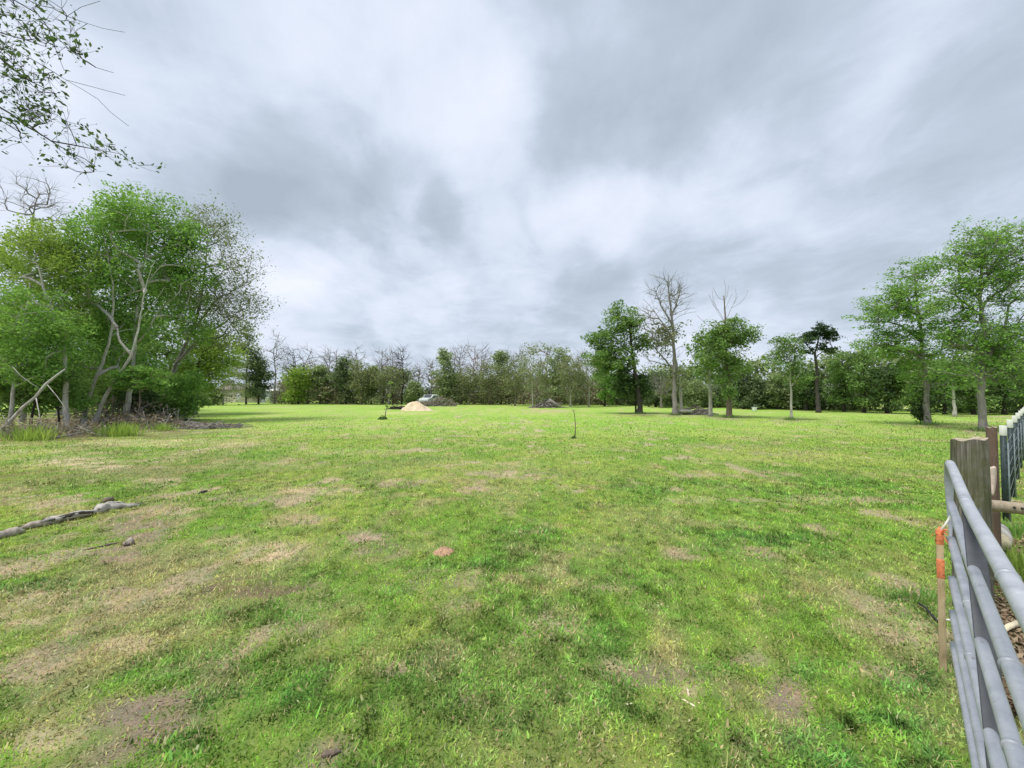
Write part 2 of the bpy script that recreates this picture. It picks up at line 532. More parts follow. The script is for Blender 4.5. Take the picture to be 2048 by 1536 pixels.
gq = np.stack([ii * nx + jj, ii * nx + jj + 1, (ii + 1) * nx + jj + 1, (ii + 1) * nx + jj], -1).reshape(-1, 4)

m, t, out = new_mat('meadow_ground')
att = t.node('ShaderNodeAttribute', attribute_name='Col').outputs['Color']
gpos = t.node('ShaderNodeNewGeometry').outputs['Position']
f1 = t.noise(gpos, 60.0, 5, 0.75)
f2 = t.noise(t.mapping(gpos, (1, 0.45, 1)), 5.5, 4, 0.65)
f3 = t.noise(t.mapping(gpos, (0.5, 0.2, 1)), 1.4, 4, 0.6)
br = t.math('ADD', t.math('MULTIPLY', f1, 0.95), t.math('ADD', t.math('MULTIPLY', f2, 0.75), t.math('MULTIPLY', f3, 0.5)))
grey = t.node('ShaderNodeCombineColor')
for i in range(3):
    t.l.new(br, grey.inputs[i])
cc = t.mix(1.0, att, grey.outputs[0], 'MULTIPLY')
tint = t.ramp(f2, [(0.30, (0.80, 1.0, 0.85)), (0.5, (1, 1, 1)), (0.70, (1.22, 1.06, 1.05))])
cc = t.mix(1.0, cc, tint, 'MULTIPLY')
principled(t, out, cc, 0.95, bump=t.math('ADD', f1, f2), bump_s=0.8, bump_d=0.025, spec=0.1)
M['ground'] = m
ground = link('ground', np_mesh('ground', gv, gq, True, gcol), M['ground'])
ground['kind'] = 'structure'

# ------------------------------------------------------------------ grass blades
m, t, out = new_mat('grass_blade')
att = t.node('ShaderNodeAttribute', attribute_name='Col').outputs['Color']
d = t.node('ShaderNodeBsdfDiffuse')
t.l.new(att, d.inputs[0])
tr = t.node('ShaderNodeBsdfTranslucent')
t.l.new(att, tr.inputs[0])
mx = t.node('ShaderNodeMixShader')
mx.inputs[0].default_value = 0.35
t.l.new(d.outputs[0], mx.inputs[1])
t.l.new(tr.outputs[0], mx.inputs[2])
t.l.new(mx.outputs[0], out.inputs[0])
M['blade'] = m

def blades(x, y, length, width, col, lean=0.75):
    n = len(x)
    az = RNG.uniform(0, 2 * math.pi, n)
    ln = np.clip(RNG.normal(lean, 0.3, n), 0.1, 1.35)
    dirv = np.stack([np.cos(az) * np.sin(ln), np.sin(az) * np.sin(ln), np.cos(ln)], -1)
    sd = az + math.pi / 2 + RNG.normal(0, 0.5, n)
    side = np.stack([np.cos(sd), np.sin(sd), RNG.normal(0, 0.3, n)], -1)
    base = np.stack([x, y, gz(x, y) - 0.004], -1)
    tip = base + dirv * length[:, None]
    w = (side * width[:, None]) / 2
    v = np.stack([base - w, base + w, tip + w * 0.3, tip - w * 0.3], 1).reshape(-1, 3)
    q = np.arange(n * 4).reshape(-1, 4)
    return v, q, np.repeat(col, 4, axis=0)

def scatter(dmin, dmax, rho, margin=1.2):
    xr = 1.30 * dmax + margin
    n = int(2 * xr * (dmax - dmin) * rho)
    x = RNG.uniform(-xr, xr, n)
    y = RNG.uniform(dmin, dmax, n)
    k = np.abs(x) < 1.30 * y + margin
    return x[k], y[k]

GV, GQ, GC, off = [], [], [], 0
def add_grass(x, y, l0, w0, lean=0.75, broad=False, thatch=False):
    global off
    bare, lush, straw, bc = fields(x, y)
    clump = fbm(x * 5.0, y * 5.0, 91, 2)
    keep = RNG.uniform(0, 1, len(x)) < np.clip(1.0 - bare * 0.85, 0.10, 1) * np.clip(0.6 + 0.9 * clump, 0.3, 1)
    keep &= RNG.uniform(0, 1, len(x)) < np.clip(1 - (y - 18.0) / 16.0, 0, 1)
    if thatch:
        keep = RNG.uniform(0, 1, len(x)) < np.clip(bare * 1.1 + 0.25 * straw - .05, 0, 1)
    if broad:
        keep &= RNG.uniform(0, 1, len(x)) < np.clip(lush * 1.0 + 0.5, 0, 1)
    x, y, lush, straw, bare, clump = x[keep], y[keep], lush[keep], straw[keep], bare[keep], clump[keep]
    c = sward_colour(x, y, lush, straw)
    mot = fbm(x * 11.0, y * 9.0, 131, 2)[:, None]
    c = c * (1 + (mot - 0.5) * 1.8) * (1 + np.array([0.35, 0.05, -0.1]) * (fbm(x * 4.0, y * 4.0, 137, 2)[:, None] - 0.45))
    dead = RNG.uniform(0, 1, len(x)) < 0.05 + 0.32 * straw + 0.40 * bare
    c = np.where(dead[:, None], C_STRAW * RNG.uniform(0.75, 1.25, (len(x), 1)), c)
    if thatch:
        mixk = RNG.uniform(0, 1, (len(x), 1))
        c = C_STRAW * mixk + PAL[BROWN] * (1 - mixk)
    c = c * RNG.lognormal(0.03, 0.24, (len(x), 1)) * (1 + RNG.normal(0, 0.07, (len(x), 3)))
    L = l0 * RNG.lognormal(0, 0.32, len(x)) * (0.7 + 0.5 * lush + 0.5 * (clump - 0.3))
    w = w0 * RNG.uniform(0.7, 1.4, len(x))
    v, q, cv = blades(x, y, L, w, np.clip(c, 0.01, 0.75), lean)
    GV.append(v)
    GQ.append(q + off)
    GC.append(cv)
    off += len(v)

add_grass(*scatter(1.0, 3.2, 6800), 0.027, 0.0062)
add_grass(*scatter(3.2, 6.0, 2800), 0.034, 0.0085)
add_grass(*scatter(6.0, 10.0, 950), 0.040, 0.0125)
add_grass(*scatter(10.0, 16.0, 330), 0.054, 0.019)
add_grass(*scatter(16.0, 34.0, 60), 0.065, 0.032)
add_grass(*scatter(1.0, 4.2, 6200), 0.019, 0.0145, 0.90, True)
add_grass(*scatter(4.2, 8.0, 1200), 0.030, 0.021, 0.95, True)
add_grass(*scatter(1.0, 4.2, 3000), 0.036, 0.0042, 1.38, False, True)
add_grass(*scatter(4.2, 9.0, 900), 0.055, 0.0075, 1.38, False, True)
add_grass(*scatter(0.8, 4.5, 1600), 0.014, 0.012, 0.9, False, True)
grass = link('grass', np_mesh('grass', np.concatenate(GV), np.concatenate(GQ), False, np.concatenate(GC)), M['blade'])
tag(grass, 'short patchy weedy grass covering the field', 'grass', kind='stuff')

# ------------------------------------------------------------------ trees
def leaf_quads(cent, size, up=0.4, aspect=0.55, droop=0.0):
    n = len(cent)
    nrm = RNG.normal(0, 1, (n, 3))
    nrm[:, 2] = np.abs(nrm[:, 2]) + up
    nrm /= np.linalg.norm(nrm, axis=1, keepdims=True)
    a = np.cross(nrm, RNG.normal(0, 1, (n, 3)))
    a /= np.linalg.norm(a, axis=1, keepdims=True) + 1e-9
    b = np.cross(nrm, a)
    s = size * np.clip(RNG.lognormal(0, 0.38, n), .4, 2.2)[:, None]
    a, b = a * s * 0.5, b * s * 0.5 * aspect
    v = np.stack([cent - a, cent + b * 0.9 - a * 0.1, cent + a, cent - b * 0.9 - a * 0.1], 1).reshape(-1, 3)
    return v, np.arange(n * 4).reshape(-1, 4)

def grow(trunk, r0, r1, blobs, limbs=(), nmin_z=0.0, tip_r=0.008, jitter=0.08, max_r=0.6):
    """trunk (k,3) polyline; blobs (cx,cy,cz,rx,ry,rz,n). Returns branch mesh builder, clump points, clump directions"""
    tr = np.asarray(trunk, float)
    seg = np.linalg.norm(np.diff(tr, axis=0), axis=1)
    s = np.concatenate([[0], np.cumsum(seg)])
    k = max(4, int(s[-1] / 0.35))
    if k > 40:
        k = 40
    ss = np.linspace(0, s[-1], k)
    tp = np.stack([np.interp(ss, s, tr[:, i]) for i in range(3)], -1)
    # soften the polyline corners
    for _ in range(2):
        tp[1:-1] = tp[1:-1] * 0.5 + (tp[:-2] + tp[2:]) * 0.25
    tp[1:] += RNG.normal(0, 0.05 * r0 + 0.01, (k - 1, 3)) * [1, 1, 0.2]
    trad = r0 + (r1 - r0) * (ss / s[-1]) ** 0.85
    trad[0] *= 1.35
    if k > 5:
        trad[1] *= 1.1
    nodes = [p for p in tp]
    parent = [-1] + list(range(k - 1))
    paths = []
    for lp in limbs:
        lp = np.asarray(lp, float)
        i0 = int(np.argmin(np.linalg.norm(np.array(nodes) - lp[0], axis=1)))
        prev = i0
        path = [i0]
        sl = np.concatenate([[0], np.cumsum(np.linalg.norm(np.diff(lp, axis=0), axis=1))])
        m_ = max(3, min(24, int(sl[-1] / 0.3)))
        q = np.stack([np.interp(np.linspace(0, sl[-1], m_), sl, lp[:, i]) for i in range(3)], -1)
        q[1:-1] = q[1:-1] * 0.5 + (q[:-2] + q[2:]) * 0.25
        for p in q[1:]:
            nodes.append(p + RNG.normal(0, 0.02, 3))
            parent.append(prev)
            prev = len(nodes) - 1
            path.append(prev)
        paths.append(path)
    pts = []
    for (cx, cy, cz, rx, ry, rz, n) in blobs:
        d = RNG.normal(0, 1, (n, 3))
        d /= np.linalg.norm(d, axis=1, keepdims=True)
        r = RNG.uniform(0.05, 1, n) ** 0.45
        pts.append(np.array([cx, cy, cz]) + d * r[:, None] * np.array([rx, ry, rz]))
    tips, tdirs = [], []
    if pts:
        pts = np.concatenate(pts)
        pts = pts[pts[:, 2] > 0.15]
        dist = np.min(np.linalg.norm(pts[:, None, :] - np.array(nodes)[None], axis=2), axis=1)
        for p in pts[np.argsort(dist)]:
            N = np.array(nodes)
            dv = p - N
            d = np.linalg.norm(dv, axis=1)
            dh = np.linalg.norm(dv[:, :2], axis=1)
            cost = d + 1.3 * np.clip(N[:, 2] + 0.35 * dh - p[2], 0, None) + np.where(N[:, 2] < nmin_z, 4.0, 0.0)
            i = int(np.argmin(cost))
            a = N[i]
            L = d[i]
            kk = max(2, min(6, int(L / 0.45) + 1))
            pd = a - N[parent[i]] if parent[i] >= 0 else np.array([0, 0, 1.0])
            pd = pd / (np.linalg.norm(pd) + 1e-6)
            mid = a + (p - a) * 0.45 + (pd * 0.5 + np.array([0, 0, 0.25])) * L * 0.22 + RNG.normal(0, jitter, 3) * L
            path = [i]
            prev = i
            for tt in np.linspace(0, 1, kk + 1)[1:]:
                q = (1 - tt) ** 2 * a + 2 * tt * (1 - tt) * mid + tt ** 2 * p
                nodes.append(q + RNG.normal(0, jitter * 0.12 * L, 3) * (tt < 1))
                parent.append(prev)
                prev = len(nodes) - 1
                path.append(prev)
            paths.append(path)
            dd = p - nodes[path[-2]]
            tips.append(p)
            tdirs.append(dd / (np.linalg.norm(dd) + 1e-6))
    N = np.array(nodes)
    cnt = np.zeros(len(N))
    for path in paths:
        cnt[path[-1]] += 1
    for i in range(len(N) - 1, k - 1, -1):
        if parent[i] >= 0:
            cnt[parent[i]] += cnt[i]
    rad = np.clip(tip_r * np.maximum(cnt, 1) ** 0.52, tip_r, max_r)
    rad[:k] = trad
    mb = MB()
    mb.tube(tp, trad, 9, rough=0.05)
    for ip, path in enumerate(paths):
        r = rad[path].copy()
        if ip < len(limbs):
            r = np.maximum(r * np.linspace(1.0, .45, len(r)), tip_r)
        r[0] = min(r[0], r[1] * 1.15)
        mb.tube(N[path], r, 5 if r[1] > 0.02 else 4, caps=False)
    return mb, np.array(tips).reshape(-1, 3), np.array(tdirs).reshape(-1, 3)

def twig_mesh(mb, tips, tdirs, n_per, length, r):
    ends = []
    for p, d in zip(tips, tdirs):
        for _ in range(n_per):
            dd = d * 0.9 + RNG.normal(0, 0.55, 3) + np.array([0, 0, 0.25])
            dd /= np.linalg.norm(dd)
            L = length * RNG.uniform(0.5, 1.3)
            m1 = p + dd * L * 0.5 + RNG.normal(0, 0.06, 3) * L
            e = p + dd * L + RNG.normal(0, 0.1, 3) * L
            mb.tube([p, m1, e], [r, r * 0.75, r * 0.4], 3, caps=False)
            ends.append(e)
            ends.append(m1)
    return np.array(ends).reshape(-1, 3)

def px_tree(name, label, base, trunk_px, r0, r1, blobs_px, bark, leaf, leaf_n, leaf_s, clump_r, *, cat='tree', group=None,
            Y=None, limbs_px=(), twigs=0, twig_l=0.6, twig_r=0.006, tip_r=0.010, depth_k=0.85, nmin=0.25, flat=0.65, yoff=0.0,
            jitter=0.08, up=0.4, back=0.0, aspect=0.6, dens=1.0, skirt=0.0):
    """a tree whose outline is given as it measures on the photo, built at its own distance and real size"""
    if Y is None:
        Y = gnd(*base).y
    s = Y / F_PX
    b = at(base[0], base[1], Y)
    bz = gzf(b.x, b.y)
    ub, vb = base
    zb = b.z
    def loc(u, v, y=0.0):
        return np.array([(u - ub) * s, y, max((vb - v) * s, -0.1)])
    yj = lambda u: RNG.normal(0, 0.06)
    trunk = [loc(u, v, 0.0 if i == 0 else yj(u)) for i, (u, v) in enumerate(trunk_px)]
    trunk[0][2] = -0.12
    blobs = []
    for bl in blobs_px:
        u, v, ru, rv, n = bl[:5]
        yo = (bl[5] if len(bl) > 5 else 0.0) + back
        c = loc(u, v, yo)
        blobs.append((c[0], c[1], c[2], ru * s, (ru + rv) / 2 * s * depth_k, rv * s, n))
    limbs = [[loc(p[0], p[1], p[2] if len(p) > 2 else RNG.normal(0, 0.25)) for p in L] for L in limbs_px]
    H = max(p[2] for p in trunk)
    mb, tips, td = grow(trunk, r0, r1, blobs, limbs, nmin * H, tip_r, jitter)
    root = empty(name, (b.x, b.y, bz), label, cat, group)
    if skirt:
        n_ = 220
        a_ = RNG.uniform(0, 6.28, n_)
        rr_ = r0 * 1.1 + np.abs(RNG.normal(0, skirt, n_))
        bb = np.stack([np.cos(a_) * rr_, np.sin(a_) * rr_, np.full(n_, -.02)], -1)
        tt_ = bb + np.stack([RNG.normal(0, .07, n_), RNG.normal(0, .07, n_), RNG.uniform(.08, .30, n_)], -1)
        sd_ = np.stack([np.cos(a_ + 1.57), np.sin(a_ + 1.57), np.zeros(n_)], -1) * .014
        link('base_grass', np_mesh('base_grass', np.stack([bb - sd_, bb + sd_, tt_ + sd_ * .2, tt_ - sd_ * .2], 1).reshape(-1, 3), np.arange(n_ * 4).reshape(-1, 4)), M['leaf_mid'], root)['kind'] = 'stuff'
    extra = np.zeros((0, 3))
    if twigs and len(tips):
        tm = MB()
        extra = twig_mesh(tm, tips, td, twigs, twig_l, twig_r)
        tm.build('twigs', bark, root)['kind'] = 'stuff'
    mb.build('trunk', bark, root)
    if leaf_n and len(tips):
        src = np.concatenate([tips, extra]) if len(extra) else tips
        n = int(leaf_n * len(tips) * dens)
        wts = RNG.dirichlet(np.full(len(src), 1.2))
        idx = RNG.choice(len(src), n, p=wts)
        dd = RNG.normal(0, 1, (n, 3))
        dd *= (RNG.uniform(0, 1, (n, 1)) ** .42) / np.linalg.norm(dd, axis=1, keepdims=True)
        c = src[idx] + dd * clump_r * 1.55 * np.array([1, 1, flat])
        c = c[c[:, 2] > 0.05]
        v, q = leaf_quads(c, leaf_s, up, aspect)
        link('crown', np_mesh('crown', v, q), leaf, root)['kind'] = 'stuff'
    return root

# ---- left grove -----------------------------------------------------------
px_tree('grove_tree', 'tall leafy tree with pale forked grey trunk rising in the middle of the left grove', (252, 850),
        [(252, 850), (256, 810), (262, 760), (266, 700), (264, 650), (271, 600), (272, 560), (284, 505), (292, 450)], .15, .012,
        [(245, 440, 85, 65, 60), (300, 470, 55, 60, 40), (200, 415, 50, 45, 28), (250, 530, 85, 60, 46), (330, 560, 40, 60, 18), (320, 640, 40, 40, 14)],
        M['bark_pale'], M['leaf_bright'], 120, .125, .42, back=1.5, limbs_px=[[(267, 690, 0), (295, 655), (312, 620), (345, 590)], [(270, 600), (292, 560), (320, 520)],
                                                             [(268, 690, 0), (235, 672), (250, 640)]],
        twigs=2, twig_l=.7)
px_tree('grove_tree', 'leaning tree with pale crooked trunk left of the forked one in the grove', (184, 855),
        [(184, 855), (205, 797), (232, 757), (262, 710), (271, 640), (280, 580), (300, 520)], .105, .010,
        [(185, 425, 55, 50, 34), (150, 480, 60, 60, 34), (200, 540, 60, 50, 26), (140, 570, 60, 50, 26)],
        M['bark_pale'], M['leaf_bright'], 115, .12, .40, back=.9, limbs_px=[[(262, 710, 0), (240, 690), (228, 655)], [(271, 640, 0), (300, 610), (318, 570)]],
        twigs=2, twig_l=.7)
px_tree('grove_tree', 'slim pale trunk with full green crown just left behind the leaning tree', (166, 850),
        [(166, 850), (172, 800), (188, 757), (205, 715), (216, 670), (220, 620), (214, 560), (204, 500), (195, 450)], .10, .02,
        [(150, 640, 70, 50, 40), (215, 620, 60, 60, 36), (120, 700, 60, 40, 26), (200, 720, 50, 30, 18)],
        M['bark_pale'], M['leaf_bright'], 105, .125, .42, twigs=1, twig_l=.6, Y=21.2, back=1.4)
px_tree('grove_tree', 'half bare twiggy tree with thin young leaves at the right end of the left grove', (325, 842),
        [(325, 842), (330, 805), (336, 765), (350, 725), (375, 670), (392, 610), (405, 540), (410, 470)], .17, .02,
        [(440, 560, 75, 105, 80), (408, 460, 45, 40, 30), (475, 620, 45, 50, 30), (385, 600, 45, 70, 24), (430, 660, 60, 40, 24)],
        M['bark_grey'], M['leaf_olive'], 85, .10, .5, limbs_px=[[(345, 735, 0), (385, 690), (430, 645), (480, 620)], [(375, 670, 0), (430, 600), (480, 560)],
                                                             [(336, 765, 0), (318, 735), (300, 705)]],
        twigs=5, twig_l=.95, twig_r=.007, tip_r=.012)
px_tree('grove_tree', 'slender tree with bright yellow green crown at the far left of the grove', (132, 862),
        [(132, 862), (130, 800), (128, 740), (116, 690), (100, 640), (84, 590), (70, 530)], .13, .04,
        [(60, 520, 75, 70, 50), (30, 480, 50, 45, 26), (-10, 560, 60, 80, 30), (60, 620, 70, 50, 28)],
        M['bark_pale'], M['leaf_yellow'], 110, .115, .38, twigs=2, twig_l=.6, Y=19.5, back=.9)
px_tree('bare_tree', 'bare twiggy tree top showing above the far left of the grove', (45, 850),
        [(45, 850), (50, 700), (48, 560), (55, 440), (60, 400)], .15, .03,
        [(48, 400, 55, 45, 46), (85, 420, 30, 30, 12)],
        M['bark_grey'], None, 0, .1, .3, twigs=4, twig_l=.8, twig_r=.009, Y=25, tip_r=.014)
px_tree('grove_tree', 'dense mid green tree filling the left edge below the yellow green crown', (20, 868),
        [(20, 868), (22, 800), (30, 740), (40, 660), (42, 600)], .09, .03,
        [(30, 640, 80, 60, 46), (80, 690, 60, 45, 30), (-20, 720, 70, 60, 34), (60, 740, 60, 35, 22)],
        M['bark_pale'], M['leaf_bright'], 110, .11, .36, twigs=1, twig_l=.5, Y=18.5)
px_tree('shrub', 'bright green shrub with low layered branches before the pale grove trunk', (272, 850),
        [(272, 850), (276, 815), (280, 780), (278, 755)], .05, .02,
        [(268, 742, 45, 14, 22), (300, 765, 35, 14, 18), (250, 760, 40, 14, 14), (300, 735, 30, 12, 10)],
        M['bark_brown'], M['leaf_bright'], 80, .11, .25, cat='shrub', Y=21, flat=.4)
px_tree('feathery_tree', 'yellow green feathery tree beyond the right end of the left grove', (388, 826),
        [(388, 826), (390, 790), (394, 740), (398, 690), (402, 650)], .2, .06,
        [(395, 715, 50, 55, 60), (432, 705, 45, 40, 36), (375, 760, 45, 40, 36), (400, 665, 30, 30, 16)],
        M['bark_grey'], M['leaf_yellow'], 110, .17, .62, twigs=1, twig_l=1.0, Y=34)
px_tree('shrub', 'dark green rounded shrub at the right foot of the grove beside the mown field', (372, 836),
        [(372, 836), (372, 815), (374, 790)], .1, .04,
        [(372, 795, 38, 32, 60), (352, 805, 28, 26, 26), (340, 770, 30, 30, 24)],
        M['bark_dark'], M['leaf_mid'], 90, .13, .4, cat='shrub', Y=27)
px_tree('shrub', 'dark green undergrowth shrub between the pale trunk and the twiggy tree', (292, 846),
        [(292, 846), (292, 825), (295, 800)], .06, .03,
        [(292, 805, 32, 34, 42), (270, 800, 24, 26, 20)],
        M['bark_dark'], M['leaf_dark'], 56, .15, .36, cat='shrub', Y=24)
px_tree('shrub', 'leafy dark shrub low at the photo left edge behind fallen branch', (60, 866),
        [(60, 866), (60, 835), (66, 790)], .07, .03,
        [(40, 770, 70, 36, 50), (110, 770, 50, 40, 36), (-10, 800, 50, 40, 26)],
        M['bark_dark'], M['leaf_mid'], 90, .11, .33, cat='shrub', Y=19.5)
px_tree('shrub', 'shaded green shrub filling the back of the grove between the trunks', (215, 846),
        [(215, 846), (214, 810), (216, 760)], .1, .05,
        [(215, 770, 70, 60, 70), (150, 760, 60, 60, 46), (250, 690, 60, 60, 40), (320, 700, 50, 60, 36)],
        M['bark_dark'], M['leaf_mid'], 80, .17, .55, cat='shrub', Y=30)
px_tree('grove_tree', 'background tree with broad green crown behind the left grove', (120, 840),
        [(120, 840), (122, 740), (125, 600), (130, 480)], .25, .06,
        [(110, 560, 110, 110, 80), (240, 560, 110, 110, 80), (330, 600, 60, 90, 40), (20, 620, 80, 110, 40)],
        M['bark_grey'], M['leaf_mid'], 80, .2, .7, Y=33)

px_tree('shrub', 'bright green shrub at the foot of the twiggy tree reaching the ground', (345, 842),
        [(345, 842), (345, 825), (347, 800)], .06, .03,
        [(348, 800, 34, 36, 46), (330, 815, 24, 24, 22), (360, 760, 34, 30, 26)],
        M['bark_dark'], M['leaf_bright'], 90, .12, .36, cat='shrub', Y=25.5)
px_tree('shrub', 'light green shrub between the leaning tree and the far left trees', (120, 858),
        [(120, 858), (120, 840), (118, 800)], .06, .03,
        [(110, 780, 50, 34, 40), (150, 800, 40, 30, 26), (85, 810, 36, 30, 20)],
        M['bark_dark'], M['leaf_bright'], 80, .11, .34, cat='shrub', Y=20.5)
px_tree('shrub', 'mid green shrub hanging low just left of the pale forked trunk', (225, 852),
        [(225, 852), (226, 835), (228, 800)], .05, .03,
        [(228, 790, 36, 34, 34), (205, 760, 40, 34, 26), (250, 800, 24, 24, 14)],
        M['bark_dark'], M['leaf_mid'], 80, .12, .36, cat='shrub', Y=24.5)

# ---- dead wood and brush at the grove's edge --------------------------------
def branch_thing(name, label, cat, pts, r, mat, sides=8, rough=0.06, group=None, subs=()):
    pts = np.array([tuple(p) for p in pts], float)
    o = pts[0].copy()
    root = empty(name, tuple(o), label, cat, group)
    mb = MB()
    mb.tube(pts - o, r, sides, rough=rough)
    mb.build('main_stem', mat, root)
    for (sp, sr) in subs:
        mb = MB()
        mb.tube(np.array([tuple(p) for p in sp], float) - o, sr, 6, rough=rough)
        mb.build('side_branch', mat, root)
    return root

Yb = 16.3
branch_thing('fallen_branch', 'long pale barkless branch leaning up from the ground at the left edge of the grove', 'branch',
             [at(-10, 872, Yb), at(20, 843, Yb), at(45, 815, Yb + .1), at(70, 795, Yb + .2), at(92, 768, Yb + .3), at(112, 752, Yb + .5), at(130, 738, Yb + .6)],
             [.062, .058, .054, .05, .045, .04, .025], M['bark_pale'],
             subs=[([at(84, 780, Yb + .2), at(60, 765, Yb), at(40, 750, Yb), at(24, 732, Yb)], [.012, .011, .009, .006]),
                   ([at(72, 795, Yb + .2), at(78, 825, Yb), at(82, 850, Yb), at(80, 872, Yb)], [.018, .016, .014, .012]),
                   ([at(95, 770, Yb + .2), at(112, 790, Yb), at(128, 812, Yb), at(140, 850, Yb)], [.013, .012, .011, .010])])

def brush(name, label, cat, c, w, d, h, n, r, mat, lmin=.5, lmax=1.6, leaf=None, leaf_n=0, leaf_s=.08, flat=0.35, kind=None, dome=True):
    root = empty(name, (c[0], c[1], gzf(c[0], c[1])), label, cat)
    mb = MB()
    for _ in range(n):
        a, q = RNG.uniform(0, 2 * math.pi), math.sqrt(RNG.uniform(0, 1))
        x, y = math.cos(a) * q * w, math.sin(a) * q * d
        z = RNG.uniform(0, 1) ** 1.4 * h * max(0.03, 1 - q ** 1.3)
        az = RNG.uniform(0, 2 * math.pi)
        el = RNG.normal(0, flat)
        L = RNG.uniform(lmin, lmax) * (1.15 - .6 * z / h)
        dv = np.array([math.cos(az) * math.cos(el), math.sin(az) * math.cos(el), math.sin(el)]) * L / 2
        p = np.array([x, y, z])
        e0, e1 = p - dv, p + dv
        e0[2], e1[2] = max(e0[2], .01), max(e1[2], .01)
        mid = p + RNG.normal(0, .08, 3) * L
        mid[2] = max(mid[2], 0.02)
        rr = r * RNG.lognormal(0, .45)
        mb.tube([e0, mid, e1], [rr, rr * .9, rr * .6], 5, caps=True)
    mb.build('sticks', mat, root)['kind'] = 'stuff'
    if leaf_n:
        n = leaf_n
        a, q = RNG.uniform(0, 2 * math.pi, n), np.sqrt(RNG.uniform(0, 1, n))
        c_ = np.stack([np.cos(a) * q * w, np.sin(a) * q * d, RNG.uniform(0.01, 1, n) * h * np.sqrt(np.clip(1 - q * q, .02, 1))], -1)
        v, qd = leaf_quads(c_, leaf_s)
        link('dead_leaves', np_mesh('dead_leaves', v, qd), leaf, root)['kind'] = 'stuff'
    return root

g1, g2, g3, g4 = gnd(110, 872), gnd(210, 862), gnd(30, 872), gnd(380, 856)
brush('brush_pile', 'tangled grey brush heap under the leaning pale branch', 'brush', g1, 2.0, 1.1, .7, 80, .011, M['bark_grey'], .5, 1.8, M['leaf_dry'], 900, .10, .6)
brush('brush_pile', 'brush heap around the foot of the leaning crooked tree', 'brush', (g2.x, g2.y + 1.5), 2.4, 1.4, .8, 80, .011, M['bark_grey'], .5, 1.9, M['leaf_dry'], 1400, .11, .8)
brush('brush_pile', 'dry brush heap at the lower left edge of the grove', 'brush', (g3.x - .5, g3.y + .6), 2.2, 1.2, .7, 60, .011, M['bark_grey'], .5, 1.8, M['leaf_rust'], 900, .10, .5)
brush('brush_pile', 'low flat strip of dead branches at the right foot of the grove', 'brush', g4, 2.6, .8, .28, 170, .02, M['bark_grey'], .5, 1.7, M['leaf_dry'], 700, .1, .15)
brush('brush_pile', 'upright dry stems standing between the grove trunks', 'brush', (gnd(225, 850).x, 23.0), 3.6, 1.2, 1.6, 150, .014, M['bark_grey'], .9, 2.4, M['leaf_rust'], 1600, .13, 1.1)

def tussock(name, label, p, n, L, w, mat, spread=.25, cat='grass tuft'):
    root = empty(name, (p[0], p[1], gzf(p[0], p[1])), label, cat)
    x, y = RNG.normal(0, spread, n), RNG.normal(0, spread * .7, n)
    az, ln = np.arctan2(y, x) + RNG.normal(0, .6, n), np.clip(np.abs(RNG.normal(.5, .3, n)), .05, 1.2)
    l_ = L * RNG.uniform(.5, 1.2, n)
    base = np.stack([x, y, np.zeros(n)], -1)
    d1 = np.stack([np.cos(az) * np.sin(ln * .6), np.sin(az) * np.sin(ln * .6), np.cos(ln * .6)], -1) * l_[:, None] * .6
    d2 = np.stack([np.cos(az) * np.sin(ln * 1.4), np.sin(az) * np.sin(ln * 1.4), np.cos(ln * 1.4)], -1) * l_[:, None] * .4
    sd = np.stack([-np.sin(az), np.cos(az), np.zeros(n)], -1) * w / 2
    a, b = base + d1, base + d1 + d2
    v = np.stack([base - sd, base + sd, a + sd * .8, a - sd * .8, b + sd * .1, b - sd * .1], 1).reshape(-1, 3)
    i = np.arange(n)[:, None] * 6
    q = np.concatenate([i + [0, 1, 2, 3], i + [3, 2, 4, 5]])
    link('blades', np_mesh('blades', v, q), mat, root)['kind'] = 'stuff'
    return root

tussock('grass_tuft', 'bright yellow green grass tuft in front of the pale grove trunk', gnd(240, 872), 420, .6, .022, M['leaf_yellow'], .38)
tussock('grass_tuft', 'wispy yellow green grass tuft under the leaning pale branch', gnd(55, 880), 320, .62, .022, M['leaf_yellow'], .42)
tussock('grass_tuft', 'small pale grass tuft beside the low strip of dead branches', gnd(322, 862), 160, .4, .02, M['leaf_yellow'], .3)

